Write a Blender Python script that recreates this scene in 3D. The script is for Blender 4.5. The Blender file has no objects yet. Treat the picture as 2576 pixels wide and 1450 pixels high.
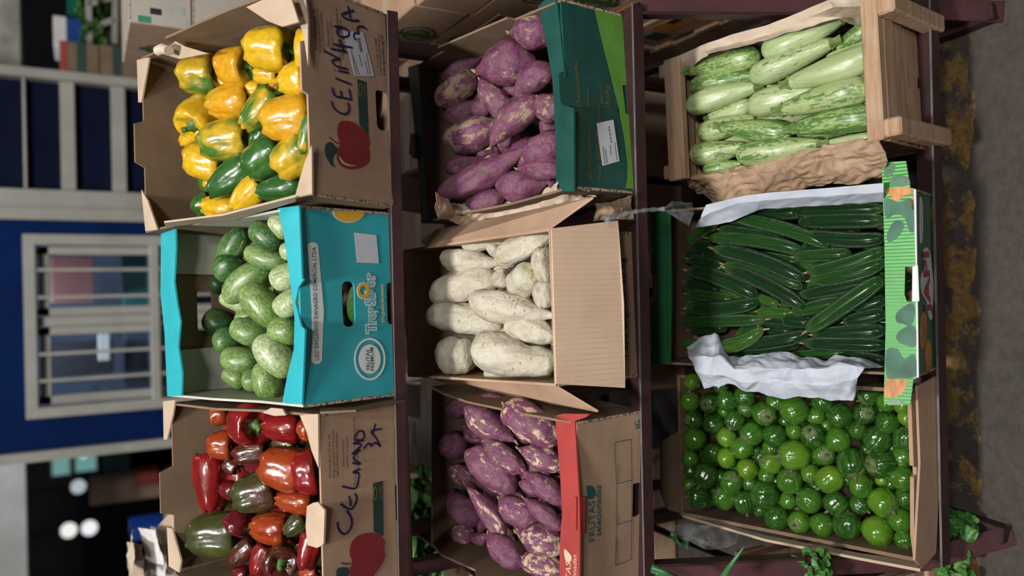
import bpy, bmesh, math, random
import numpy as np
from mathutils import Vector, Matrix, noise as mnoise
from mathutils.geometry import tessellate_polygon

# ------------------------------------------------------------------ camera, world, lights, exposure
SC = bpy.context.scene
COL = SC.collection
FPX, PITCH, ROLL, ZC = 1935.0, math.radians(29.0), math.radians(1.2), 1.75
CAM = np.array([0, 0, ZC])
FW = np.array([0, math.cos(PITCH), -math.sin(PITCH)])
_dn = np.array([0, -math.sin(PITCH), -math.cos(PITCH)])
_rt = np.array([1.0, 0, 0])
RT = math.cos(ROLL) * _rt + math.sin(ROLL) * _dn
DN = math.cos(ROLL) * _dn - math.sin(ROLL) * _rt
cd = bpy.data.cameras.new('camera')
cam = bpy.data.objects.new('camera', cd); COL.objects.link(cam)
cd.sensor_fit = 'HORIZONTAL'; cd.sensor_width = 36.0; cd.lens = FPX / 2576 * 36.0
cd.clip_start = 0.05; cd.clip_end = 60
# the phone was held on its side-turned frame: picture right is world down, picture up is world right
cam.matrix_world = Matrix(((DN[0], RT[0], -FW[0], CAM[0]), (DN[1], RT[1], -FW[1], CAM[1]), (DN[2], RT[2], -FW[2], CAM[2]), (0, 0, 0, 1)))
cd.dof.use_dof = True; cd.dof.focus_distance = 1.66; cd.dof.aperture_fstop = 1.45
SC.camera = cam

wd = bpy.data.worlds.new('hall'); SC.world = wd; wd.use_nodes = True
wd.node_tree.nodes['Background'].inputs[0].default_value = (0.75, 0.84, 1.0, 1)
wd.node_tree.nodes['Background'].inputs[1].default_value = 0.035

def area(name, loc, target, size, power, color=(1, 1, 1), shape='DISK'):
    l = bpy.data.lights.new(name, 'AREA'); l.shape = shape; l.size = size; l.energy = power; l.color = color
    o = bpy.data.objects.new(name, l); COL.objects.link(o); o.location = loc
    o.rotation_euler = (Vector(target) - Vector(loc)).to_track_quat('-Z', 'Y').to_euler()
    return o
area('hall_lamp_near', (-0.30, 0.16, 4.4), (0, 1.4, 0.7), 0.42, 136, (1.0, 0.96, 0.90))
area('hall_lamp_side', (1.0, -1.3, 4.4), (0.2, 1.4, 0.8), 0.45, 40, (1.0, 0.97, 0.93))
area('hall_lamp_left', (-2.4, 0.2, 4.4), (-0.3, 1.4, 0.8), 0.45, 26, (0.96, 0.98, 1.0))
area('fill_light_behind', (0.5, -2.3, 4.5), (0.1, 1.4, 0.9), 0.5, 58, (1.0, 0.97, 0.92))  # added fill light behind the viewer, brightens the carton fronts
area('hall_lamp_far', (0.8, 3.6, 4.4), (0.3, 4.5, 1.5), 0.5, 11, (0.95, 0.98, 1.0))
vs = SC.view_settings
vs.view_transform = 'Standard'; vs.look = 'None'; vs.exposure = 0.0; vs.gamma = 1.0; vs.use_curve_mapping = False

# ------------------------------------------------------------------ geometry helpers
RNG = random.Random(7)
def ray(x, y):                      # picture pixel -> world direction
    r = FW * FPX + RT * (1450 - y - 725) + DN * (x - 1288)
    return r / np.linalg.norm(r)
def world_plane(x, y, n, p0):
    r = ray(x, y); n = np.array(n, float)
    return CAM + r * (((np.array(p0, float) - CAM) @ n) / (r @ n))
def WY(x, y, Y): return world_plane(x, y, (0, 1, 0), (0, Y, 0))
def WZ(x, y, Z): return world_plane(x, y, (0, 0, 1), (0, 0, Z))
def WX(x, y, X): return world_plane(x, y, (1, 0, 0), (X, 0, 0))

def link(name, me, mat=None, parent=None, smooth=False):
    o = bpy.data.objects.new(name, me); COL.objects.link(o)
    if mat is not None:
        me.materials.clear(); me.materials.append(mat)
    if smooth:
        me.polygons.foreach_set('use_smooth', [True] * len(me.polygons))
    if parent is not None: o.parent = parent
    return o
def pydata(name, v, f):
    me = bpy.data.meshes.new(name); me.from_pydata([tuple(map(float, p)) for p in v], [], f); me.update(); return me
def tag(o, label=None, cat=None, group=None, kind=None):
    if label: o['label'] = label
    if cat: o['category'] = cat
    if group: o['group'] = group
    if kind: o['kind'] = kind
    return o
def empty(name, mw=None):
    o = bpy.data.objects.new(name, None); COL.objects.link(o); o.empty_display_size = 0.05
    if mw is not None: o.matrix_world = mw
    return o
def box_geo(c, s, R=None, bev=0.0):
    """box mesh data: centre c, size s, optional 3x3 R, optional chamfer"""
    bm = bmesh.new(); bmesh.ops.create_cube(bm, size=1.0)
    for v in bm.verts: v.co = Vector((v.co.x * s[0], v.co.y * s[1], v.co.z * s[2]))
    if bev > 0: bmesh.ops.bevel(bm, geom=list(bm.edges), offset=min(bev, min(s) * .3), segments=1, affect='EDGES')
    for v in bm.verts:
        p = v.co if R is None else R @ v.co
        v.co = p + Vector(c)
    me = bpy.data.meshes.new('box'); bm.to_mesh(me); bm.free(); return me
def bx(name, c, s, mat, parent=None, R=None, bev=0.0):
    return link(name, box_geo(c, s, R, bev), mat, parent)
def bar_between(name, a, b, w, h, mat, parent=None, up=(0, 0, 1), bev=.002):
    a, b = Vector(a), Vector(b); z = (b - a); L = z.length; z.normalize()
    x = Vector(up).cross(z)
    if x.length < 1e-4: x = Vector((1, 0, 0)).cross(z)
    x.normalize(); y = z.cross(x)
    R = Matrix((x, y, z)).transposed()
    return link(name, box_geo((a + b) / 2, (w, h, L), R, bev), mat, parent)
def plate(name, pts, thick, mat, parent=None, holes=(), direction=None):
    """flat plate: outline pts (3D, coplanar), extruded by thick along its normal (or towards direction)"""
    P = [Vector(p) for p in pts]
    n = Vector((0, 0, 0))
    for i in range(len(P)):
        n += (P[i] - P[0]).cross(P[(i + 1) % len(P)] - P[0])
    n.normalize()
    if direction is not None and n.dot(Vector(direction)) < 0: n = -n
    loops = [P] + [[Vector(q) for q in h] for h in holes]
    flat = [q for l in loops for q in l]
    tris = tessellate_polygon(loops)
    N = len(flat)
    verts = flat + [q + n * thick for q in flat]
    faces = [tuple(t) for t in tris] + [tuple(i + N for i in reversed(t)) for t in tris]
    base = 0
    for l in loops:
        m = len(l)
        for i in range(m):
            j = (i + 1) % m
            faces.append((base + i, base + j, base + j + N, base + i + N))
        base += m
    me = pydata(name, verts, faces)
    bm = bmesh.new(); bm.from_mesh(me); bmesh.ops.recalc_face_normals(bm, faces=bm.faces); bm.to_mesh(me); bm.free()
    return link(name, me, mat, parent)
def tube_geo(pts, r, seg=8, closed_ends=True, rfun=None):
    P = [Vector(p) for p in pts]; V = []; F = []
    up = None
    for i, p in enumerate(P):
        t = (P[min(i + 1, len(P) - 1)] - P[max(i - 1, 0)]).normalized()
        if up is None:
            up = t.cross(Vector((0, 0, 1)))
            if up.length < .1: up = t.cross(Vector((1, 0, 0)))
            up.normalize()
        up = (up - t * up.dot(t)).normalized(); s = t.cross(up)
        rr = r if rfun is None else rfun(i / (len(P) - 1))
        for k in range(seg):
            a = 2 * math.pi * k / seg
            V.append(p + (up * math.cos(a) + s * math.sin(a)) * rr)
    n = len(P)
    for i in range(n - 1):
        for k in range(seg):
            F.append((i * seg + k, i * seg + (k + 1) % seg, (i + 1) * seg + (k + 1) % seg, (i + 1) * seg + k))
    if closed_ends:
        F.append(tuple(reversed(range(seg)))); F.append(tuple(range((n - 1) * seg, n * seg)))
    return pydata('tube', V, F)
def resample(pts, n):
    P = [Vector(p) for p in pts]; d = [0]
    for a, b in zip(P, P[1:]): d.append(d[-1] + (b - a).length)
    out = []
    for i in range(n):
        s = d[-1] * i / (n - 1); j = 0
        while j < len(P) - 2 and d[j + 1] < s: j += 1
        k = (s - d[j]) / max(d[j + 1] - d[j], 1e-9)
        out.append(P[j].lerp(P[j + 1], k))
    return out
_fr = random.Random(3)
FOLDS = []
for _i in range(9):
    _v = Vector((_fr.gauss(0, 1), _fr.gauss(0, 1), _fr.gauss(0, 1))).normalized()
    FOLDS.append((_v, .22 * 1.27 ** _i, .42 / 1.22 ** _i))
def sheet(name, rows, mat, parent=None, n=60, m=24, amp=.006, scale=22, seed=0, thick=.0006):
    """crumpled sheet lofted through rows of 3D points"""
    R = [resample(r, n) for r in rows]
    V = []
    for j in range(m + 1):
        t = j / m * (len(R) - 1); k = min(int(t), len(R) - 2); f = t - k
        for i in range(n): V.append(R[k][i].lerp(R[k + 1][i], f))
    V0 = [v.copy() for v in V]
    for idx, v in enumerate(V0):
        j, i = divmod(idx, n)
        a = V0[j * n + min(i + 1, n - 1)] - V0[j * n + max(i - 1, 0)]
        b = V0[min(j + 1, m) * n + i] - V0[max(j - 1, 0) * n + i]
        nn = a.cross(b)
        if nn.length < 1e-12: continue
        nn.normalize()
        q = v * scale + Vector((seed * 3.1, seed * 1.7, 0))
        h = .4 * mnoise.noise(q * .6)
        w_ = mnoise.noise_vector(q * .35) * .9
        for dvec, fr_, wgt in FOLDS:
            t_ = (q + w_).dot(dvec) * fr_; t_ -= math.floor(t_)
            h += wgt * (abs(t_ - .5) * 4 - 1)
        V[idx] = v + nn * amp * h
    F = [(j * n + i, j * n + i + 1, (j + 1) * n + i + 1, (j + 1) * n + i) for j in range(m) for i in range(n - 1)]
    o = link(name, pydata(name, V, F), mat, parent)
    if thick:
        md = o.modifiers.new('thickness', 'SOLIDIFY'); md.thickness = thick
    return o

# ------------------------------------------------------------------ materials
def newmat(name):
    m = bpy.data.materials.new(name); m.use_nodes = True
    nt = m.node_tree; b = nt.nodes['Principled BSDF']
    return m, nt, b
def N(nt, t, **kw):
    n = nt.nodes.new(t)
    for k, v in kw.items():
        if k.startswith('i_'): n.inputs[k[2:]].default_value = v
        else: setattr(n, k, v)
    return n
def ramp(nt, fac, stops):
    r = N(nt, 'ShaderNodeValToRGB'); e = r.color_ramp.elements
    while len(e) < len(stops): e.new(.5)
    for i, (p, c) in enumerate(stops):
        e[i].position = p; e[i].color = (*c, 1) if len(c) == 3 else c
    nt.links.new(fac, r.inputs[0]); return r.outputs[0]
def g(v): return (v, v, v)
def noise(nt, vec, scale, detail=3, rough=.55, dist=0):
    n = N(nt, 'ShaderNodeTexNoise'); n.inputs['Scale'].default_value = scale; n.inputs['Detail'].default_value = detail
    n.inputs['Roughness'].default_value = rough; n.inputs['Distortion'].default_value = dist
    if vec is not None: nt.links.new(vec, n.inputs['Vector'])
    return n.outputs['Fac']
def mixc(nt, fac, a, b, mode='MIX'):
    m = N(nt, 'ShaderNodeMix', data_type='RGBA', blend_type=mode)
    for s, i in ((fac, 0), (a, 6), (b, 7)):
        if isinstance(s, (tuple, list)): m.inputs[i].default_value = (*s, 1) if len(s) == 3 else s
        elif isinstance(s, (int, float)): m.inputs[i].default_value = s
        else: nt.links.new(s, m.inputs[i])
    return m.outputs[2]
def math_(nt, op, a, b=None, clamp=False):
    m = N(nt, 'ShaderNodeMath', operation=op, use_clamp=clamp)
    for i, s in enumerate((a, b)):
        if s is None: continue
        if isinstance(s, (int, float)): m.inputs[i].default_value = s
        else: nt.links.new(s, m.inputs[i])
    return m.outputs[0]
def objcoord(nt, scale=(1, 1, 1), rand=0.0):
    tc = N(nt, 'ShaderNodeTexCoord'); mp = N(nt, 'ShaderNodeMapping'); mp.inputs['Scale'].default_value = scale
    src = tc.outputs['Object']
    if rand:
        oi = N(nt, 'ShaderNodeObjectInfo'); m = math_(nt, 'MULTIPLY', oi.outputs['Random'], rand)
        va = N(nt, 'ShaderNodeVectorMath', operation='ADD'); nt.links.new(src, va.inputs[0])
        cx = N(nt, 'ShaderNodeCombineXYZ'); nt.links.new(m, cx.inputs[0]); nt.links.new(m, cx.inputs[1]); nt.links.new(m, cx.inputs[2])
        nt.links.new(cx.outputs[0], va.inputs[1]); src = va.outputs[0]
    nt.links.new(src, mp.inputs['Vector'])
    return mp.outputs[0]
def bump(nt, b, h, strength=.3, dist=.002):
    n = N(nt, 'ShaderNodeBump'); n.inputs['Strength'].default_value = strength; n.inputs['Distance'].default_value = dist
    nt.links.new(h, n.inputs['Height']); nt.links.new(n.outputs[0], b.inputs['Normal'])
def plain(name, c, rough=.6, var=.12, scale=14, bmp=.15, metallic=0, spec=.5, coords=(1, 1, 1), dirt=None):
    m, nt, b = newmat(name)
    v = objcoord(nt, coords)
    f = noise(nt, v, scale, 5)
    c2 = tuple(max(0, x * (1 - var * 2)) for x in c); c1 = tuple(min(1, x * (1 + var)) for x in c)
    colr = ramp(nt, f, [(.3, c2), (.7, c1)])
    if dirt:
        f2 = noise(nt, v, dirt[1], 6, .65)
        k = ramp(nt, f2, [(dirt[2], g(0)), (dirt[2] + .12, g(1))])
        colr = mixc(nt, k, colr, dirt[0])
    nt.links.new(colr, b.inputs['Base Color'])
    b.inputs['Roughness'].default_value = rough; b.inputs['Metallic'].default_value = metallic
    b.inputs['Specular IOR Level'].default_value = spec
    if bmp: bump(nt, b, noise(nt, v, scale * 6, 4), bmp, .0015)
    return m
def emis(name, c, s):
    m, nt, b = newmat(name)
    b.inputs['Base Color'].default_value = (0.02, .02, .02, 1); b.inputs['Emission Color'].default_value = (*c, 1); b.inputs['Emission Strength'].default_value = s
    return m
def srgb(r, gg, b):
    f = lambda x: (x / 255 / 12.92) if x / 255 <= .04045 else ((x / 255 + .055) / 1.055) ** 2.4
    return (f(r), f(gg), f(b))

M = {}
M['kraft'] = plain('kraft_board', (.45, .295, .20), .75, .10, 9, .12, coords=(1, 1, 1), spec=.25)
M['kraft_in'] = plain('kraft_inner_shaded', (.215, .148, .095), .8, .10, 11, .12, spec=.2)  # darker than the outer kraft: shade inside the boxes put into the colour
M['kraft_pale'] = plain('kraft_pale_board', (.50, .38, .28), .7, .08, 10, .15, spec=.3)
M['kraft_new'] = None
M['white_board'] = plain('white_board', (.40, .37, .33), .65, .06, 9, .1, spec=.3)
M['white_inner'] = plain('white_inner_board', (.50, .50, .44), .7, .06, 8, .1, spec=.3)
M['teal'] = plain('teal_print', (.030, .40, .47), .42, .07, 12, .12)
M['dgreen'] = plain('dark_green_print', (.012, .080, .066), .45, .14, 16, .12)
M['lgreen'] = plain('lime_green_print', (.13, .33, .045), .5, .1, 14, .1)
M['fgreen'] = plain('bright_green_print', (.028, .34, .033), .6, .12, 10, .25, spec=.25)
def ribbed():
    m, nt, b = newmat('ribbed_bright_green_print')
    v = objcoord(nt); sx = N(nt, 'ShaderNodeSeparateXYZ'); nt.links.new(v, sx.inputs[0])
    wv = math_(nt, 'SINE', math_(nt, 'MULTIPLY', sx.outputs[0], 900))
    nt.links.new(ramp(nt, noise(nt, v, 10, 4), [(.3, (.022, .26, .026)), (.7, (.034, .38, .04))]), b.inputs['Base Color'])
    b.inputs['Roughness'].default_value = .36; b.inputs['Specular IOR Level'].default_value = .4
    h = math_(nt, 'ADD', math_(nt, 'MULTIPLY', wv, .5), noise(nt, objcoord(nt, (30, 8, 1)), 3, 3))
    bump(nt, b, h, .28, .0012); return m
M['fgreen'] = ribbed()
M['fgreen_dark'] = plain('deep_green_print', (.02, .15, .05), .35, .12, 12, .2)
M['red'] = plain('red_print', (.38, .045, .04), .6, .08, 14, .12)
M['apple'] = plain('apple_red_ink', (.26, .025, .03), .6, .06, 20, .05)
M['ink_green'] = plain('dark_green_ink', (.02, .055, .045), .6, .06, 20, .03)
M['ink_text'] = plain('brown_black_ink', (.055, .038, .03), .7, .05, 20, 0)
M['ink_gold'] = plain('olive_gold_ink', (.16, .13, .05), .6, .05, 20, 0)
M['ink_teal'] = plain('teal_ink', (.015, .11, .115), .6, .06, 20, 0)
M['ink_blue'] = plain('blue_marker', (.012, .012, .085), .5, .05, 20, 0)
M['ink_white'] = plain('white_ink', (.72, .74, .74), .5, .03, 20, 0)
M['ink_cream'] = plain('cream_ink', (.62, .48, .36), .6, .03, 20, 0)
M['ink_yellow'] = plain('yellow_ink', (.72, .40, .04), .5, .05, 20, 0)
M['ink_orange'] = plain('orange_ink', (.62, .24, .05), .5, .25, 26, 0, coords=(1, 3, 1))
M['ink_greygreen'] = plain('grey_green_ink', (.06, .17, .11), .55, .2, 22, .1, spec=.3)
M['ink_red'] = plain('crimson_ink', (.45, .03, .06), .5, .06, 20, 0)
M['sticker'] = plain('white_sticker', (.60, .62, .68), .45, .03, 20, 0)
M['maroon'] = plain('maroon_steel', (.040, .014, .016), .5, .18, 9, .2, dirt=((.03, .022, .02), 14, .60))
M['maroon_light'] = plain('paler_maroon_steel', (.085, .032, .036), .45, .16, 7, .2, dirt=((.05, .03, .03), 10, .6))  # paler copy of the rack maroon
M['steel_edge'] = plain('bare_steel_edge', (.30, .28, .28), .35, .2, 20, .1, metallic=.6)
M['wood'] = None
M['paper_kraft'] = plain('kraft_paper', (.43, .29, .19), .62, .1, 10, .25)
M['paper_tan'] = plain('tan_paper', (.62, .51, .39), .62, .07, 10, .25)
M['paper_white'] = plain('white_tissue_paper', (.50, .54, .63), .6, .05, 10, .2)
M['card_white'] = plain('white_card', (.72, .70, .67), .6, .03, 10, .05)
M['navy'] = plain('navy_paint', (.004, .008, .028), .7, .12, 4, .05, spec=.08)
M['blue'] = plain('blue_paint', (.001, .016, .095), .7, .14, 3, .05, spec=.08)
M['cream_paint'] = plain('cream_paint', (.38, .37, .33), .55, .08, 6, .08)
M['grey_wall'] = plain('grey_wall_paint', (.50, .50, .48), .7, .08, 5, .1)
M['stone_wall'] = plain('rough_light_wall', (.38, .36, .32), .8, .22, 9, .4)
M['dark'] = plain('dark_wall', (.012, .013, .02), .85, .15, 3, 0)
M['pink'] = plain('pink_plastic', (.34, .14, .13), .5, .06, 6, .05)
M['bluegrey'] = plain('blue_grey_cloth', (.05, .075, .12), .7, .2, 8, .1)
M['plastic_blue'] = plain('blue_plastic', (.008, .05, .26), .4, .08, 6, .05)
M['plastic_green'] = plain('green_plastic', (.0, .14, .085), .4, .08, 6, .05)
M['stem'] = plain('green_stem', (.075, .17, .035), .5, .22, 6, .3)
M['stem_pale'] = plain('pale_squash_stem', (.17, .26, .075), .55, .25, 5, .3, dirt=((.22, .16, .06), 6, .62))
M['calyx'] = plain('olive_calyx', (.095, .14, .04), .6, .3, 7, .3, dirt=((.18, .12, .06), 8, .62))
M['scar'] = plain('dry_scar', (.36, .25, .12), .8, .2, 8, .3)
M['leaf'] = plain('cress_leaf', (.06, .20, .035), .4, .3, 6, .2)
M['leaf_pale'] = plain('lettuce_leaf', (.16, .36, .10), .45, .25, 6, .2)
M['blade'] = plain('onion_blade', (.05, .17, .06), .35, .2, 5, .1, coords=(4, 4, .5))

def corr():       # single-face board: fine flute lines across the flap
    m, nt, b = newmat('fluted_kraft_board')
    v = objcoord(nt)
    sx = N(nt, 'ShaderNodeSeparateXYZ'); nt.links.new(v, sx.inputs[0])
    w = math_(nt, 'FRACT', math_(nt, 'MULTIPLY', sx.outputs[0], 95))
    line = ramp(nt, w, [(.0, g(0)), (.84, g(0)), (.92, g(1)), (1, g(0))])
    base = ramp(nt, noise(nt, v, 9, 5), [(.3, (.66, .47, .33)), (.7, (.74, .54, .385))])
    brk = ramp(nt, noise(nt, objcoord(nt, (6, 30, 30)), 2, 3), [(.42, g(.15)), (.6, g(.6))])
    c = mixc(nt, math_(nt, 'MULTIPLY', line, brk), base, (.30, .17, .09))
    nt.links.new(c, b.inputs['Base Color']); b.inputs['Roughness'].default_value = .7; b.inputs['Specular IOR Level'].default_value = .25
    bump(nt, b, line, -.25, .001)
    return m
M['kraft_new'] = corr()
def wood():
    m, nt, b = newmat('rough_sawn_wood')
    v = objcoord(nt, (2.5, 40, 40))
    f = noise(nt, v, 2.2, 6, .6, .6)
    c = ramp(nt, f, [(.25, (.27, .15, .085)), (.5, (.46, .29, .18)), (.75, (.58, .40, .27))])
    f2 = noise(nt, objcoord(nt), 9, 4)
    c = mixc(nt, ramp(nt, f2, [(.45, g(0)), (.75, g(.5))]), c, (.55, .44, .34))
    nt.links.new(c, b.inputs['Base Color']); b.inputs['Roughness'].default_value = .75; b.inputs['Specular IOR Level'].default_value = .25
    bump(nt, b, f, .5, .002); return m
M['wood'] = wood()
def edge():       # cut edge of corrugated board
    m, nt, b = newmat('corrugated_edge')
    v = objcoord(nt, (1, 1, 1)); n1 = N(nt, 'ShaderNodeTexVoronoi'); n1.inputs['Scale'].default_value = 160; nt.links.new(v, n1.inputs['Vector'])
    c = ramp(nt, n1.outputs['Distance'], [(.25, (.06, .04, .03)), (.5, (.45, .34, .25))])
    nt.links.new(c, b.inputs['Base Color']); b.inputs['Roughness'].default_value = .85; return m
M['edge'] = edge()
def clear_plastic():
    m, nt, b = newmat('clear_plastic_film')
    out = nt.nodes['Material Output']
    tr = N(nt, 'ShaderNodeBsdfTransparent'); tr.inputs[0].default_value = (.93, .95, .96, 1)
    b.inputs['Base Color'].default_value = (.6, .64, .68, 1); b.inputs['Roughness'].default_value = .16; b.inputs['Specular IOR Level'].default_value = .8
    mx = N(nt, 'ShaderNodeMixShader')
    lw = N(nt, 'ShaderNodeLayerWeight'); lw.inputs[0].default_value = .35
    f = ramp(nt, noise(nt, objcoord(nt), 40, 3), [(.35, g(.06)), (.7, g(.24))])
    nt.links.new(f, mx.inputs[0]); nt.links.new(tr.outputs[0], mx.inputs[1]); nt.links.new(b.outputs[0], mx.inputs[2])
    nt.links.new(mx.outputs[0], out.inputs[0]); return m
M['film'] = clear_plastic()
def glass():
    m, nt, b = newmat('window_glass'); out = nt.nodes['Material Output']
    tr = N(nt, 'ShaderNodeBsdfTransparent'); tr.inputs[0].default_value = (.8, .85, .9, 1)
    gl = N(nt, 'ShaderNodeBsdfGlossy'); gl.inputs['Roughness'].default_value = .08
    mx = N(nt, 'ShaderNodeMixShader'); mx.inputs[0].default_value = .12
    nt.links.new(tr.outputs[0], mx.inputs[1]); nt.links.new(gl.outputs[0], mx.inputs[2]); nt.links.new(mx.outputs[0], out.inputs[0]); return m
M['glass'] = glass()
def floor_mat():
    m, nt, b = newmat('worn_concrete_with_yellow_line')
    v = objcoord(nt)
    a = noise(nt, v, 5, 8, .65); a2 = noise(nt, v, 38, 5, .7)
    c = ramp(nt, a, [(.25, (.028, .022, .019)), (.55, (.052, .041, .035)), (.8, (.08, .066, .056))])
    c = mixc(nt, .35, c, ramp(nt, a2, [(.3, (.022, .018, .016)), (.7, (.115, .097, .084))]))
    sx = N(nt, 'ShaderNodeSeparateXYZ'); nt.links.new(v, sx.inputs[0])
    yy = math_(nt, 'ADD', sx.outputs[1], math_(nt, 'MULTIPLY', math_(nt, 'SUBTRACT', noise(nt, v, 7, 6), .5), .09))
    band = math_(nt, 'MULTIPLY', math_(nt, 'GREATER_THAN', yy, 1.008), math_(nt, 'LESS_THAN', yy, 1.12))
    wear = ramp(nt, noise(nt, v, 9, 8, .75), [(.47, g(0)), (.53, g(1))])
    fl = ramp(nt, noise(nt, v, 60, 4, .7), [(.3, g(.25)), (.55, g(1))])
    k = math_(nt, 'MULTIPLY', math_(nt, 'MULTIPLY', band, wear), fl)
    c = mixc(nt, k, c, ramp(nt, a2, [(.3, (.13, .065, .015)), (.7, (.30, .18, .05))]))
    nt.links.new(c, b.inputs['Base Color']); b.inputs['Roughness'].default_value = .62
    bump(nt, b, a2, .35, .004); return m
M['floor'] = floor_mat()

# vegetables: colours come from per-object properties c1, c2, amt
def attr(nt, name, fac=False):
    a = N(nt, 'ShaderNodeAttribute', attribute_type='OBJECT', attribute_name=name)
    return a.outputs['Fac'] if fac else a.outputs['Color']
def zcoord(nt):
    tc = N(nt, 'ShaderNodeTexCoord'); s = N(nt, 'ShaderNodeSeparateXYZ'); nt.links.new(tc.outputs['Object'], s.inputs[0]); return s.outputs[2]
def pepper_mat():
    m, nt, b = newmat('bell_pepper_skin')
    v = objcoord(nt, (1, 1, .8), 50)
    f = noise(nt, v, 1.5, 2.5, .5, .4)
    f = math_(nt, 'ADD', f, math_(nt, 'SUBTRACT', attr(nt, 'amt', True), .5))
    k = ramp(nt, f, [(.43, g(0)), (.57, g(1))])
    c = mixc(nt, k, attr(nt, 'c1'), attr(nt, 'c2'))
    sp = ramp(nt, noise(nt, v, 9, 4), [(.35, g(.82)), (.65, g(1.08))])
    c = mixc(nt, 1.0, c, sp, 'MULTIPLY')
    nt.links.new(c, b.inputs['Base Color']); b.inputs['Roughness'].default_value = .28; b.inputs['Coat Weight'].default_value = .6; b.inputs['Coat Roughness'].default_value = .07
    b.inputs['Subsurface Weight'].default_value = .0
    bump(nt, b, noise(nt, v, 4, 2), .05, .05); return m
def fatcuke_mat():
    m, nt, b = newmat('pale_cucumber_skin')
    z = zcoord(nt); v = objcoord(nt, (1, 1, 1), 50)
    grad = math_(nt, 'ADD', math_(nt, 'MULTIPLY', z, .8), .5)
    f = math_(nt, 'ADD', math_(nt, 'ADD', grad, math_(nt, 'MULTIPLY', math_(nt, 'SUBTRACT', noise(nt, v, 2.5, 4), .5), .9)), math_(nt, 'SUBTRACT', attr(nt, 'amt', True), .5))
    k = ramp(nt, f, [(.2, g(0)), (.85, g(1))])
    c = mixc(nt, k, attr(nt, 'c1'), attr(nt, 'c2'))
    st = noise(nt, objcoord(nt, (5, 5, .5), 50), 1.6, 3)
    c = mixc(nt, ramp(nt, st, [(.58, g(0)), (.72, g(.4))]), c, (.40, .50, .20))
    vo = N(nt, 'ShaderNodeTexVoronoi'); vo.inputs['Scale'].default_value = 6.5; nt.links.new(objcoord(nt, (1, 1, 1.7), 50), vo.inputs['Vector'])
    msk = ramp(nt, noise(nt, v, 2, 2), [(.45, g(0)), (.55, g(1))])
    dots = math_(nt, 'MULTIPLY', ramp(nt, vo.outputs['Distance'], [(.0, g(1)), (.10, g(.9)), (.17, g(0))]), msk)
    c = mixc(nt, dots, c, (.58, .62, .36))
    mot = ramp(nt, noise(nt, objcoord(nt, (1, 1, 1), 30), 13, 5, .75), [(.40, g(.5)), (.60, g(1.08))])
    c = mixc(nt, 1.0, c, mot, 'MULTIPLY')
    nt.links.new(c, b.inputs['Base Color']); b.inputs['Roughness'].default_value = .36
    bump(nt, b, dots, .25, .02); return m
def spud_mat():
    m, nt, b = newmat('sweet_potato_skin')
    v = objcoord(nt, (1, 1, 1.4), 50)
    c = ramp(nt, noise(nt, v, 3.5, 6, .65), [(.25, (.07, .016, .05)), (.5, (.165, .034, .11)), (.78, (.27, .075, .175))])
    skin = ramp(nt, noise(nt, v, 6, 7, .75), [(.44, g(0)), (.62, g(.72))])
    c = mixc(nt, skin, c, (.20, .125, .10))
    f = math_(nt, 'ADD', noise(nt, objcoord(nt, (1, 1, 1), 20), 4.6, 7, .68), math_(nt, 'SUBTRACT', attr(nt, 'amt', True), .5))
    k = ramp(nt, f, [(.585, g(0)), (.65, g(.95))])
    c = mixc(nt, k, c, attr(nt, 'c2'))
    li = noise(nt, objcoord(nt, (1.2, 1.2, 9), 10), 2.4, 4, .6)
    c = mixc(nt, ramp(nt, li, [(.28, g(.7)), (.36, g(0))]), c, (.05, .012, .05))
    nt.links.new(c, b.inputs['Base Color']); b.inputs['Roughness'].default_value = .5
    h = math_(nt, 'ADD', noise(nt, v, 8, 5, .7), math_(nt, 'MULTIPLY', li, .6))
    bump(nt, b, h, .28, .05); return m
def root_mat():
    m, nt, b = newmat('white_root_skin')
    v = objcoord(nt, (1, 1, 1.5), 50)
    c = ramp(nt, noise(nt, v, 2.2, 5, .6), [(.25, (.37, .29, .19)), (.5, (.50, .455, .36)), (.75, (.57, .54, .455))])
    vo = N(nt, 'ShaderNodeTexVoronoi'); vo.inputs['Scale'].default_value = 2.6; nt.links.new(objcoord(nt, (1.7, 1.7, 13), 50), vo.inputs['Vector'])
    msk = ramp(nt, noise(nt, v, 3.2, 3), [(.45, g(0)), (.58, g(1))])
    d = math_(nt, 'MULTIPLY', ramp(nt, vo.outputs['Distance'], [(.16, g(1)), (.26, g(0))]), msk)
    c = mixc(nt, math_(nt, 'MULTIPLY', d, .92), c, (.24, .13, .055))
    gz = ramp(nt, math_(nt, 'ADD', zcoord(nt), math_(nt, 'MULTIPLY', noise(nt, v, 5, 2), .3)), [(.56, g(0)), (.66, g(.5))])
    c = mixc(nt, gz, c, (.36, .42, .18))
    nt.links.new(c, b.inputs['Base Color']); b.inputs['Roughness'].default_value = .6
    bump(nt, b, math_(nt, 'SUBTRACT', noise(nt, v, 4, 4, .55), d), .25, .05); return m
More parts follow.
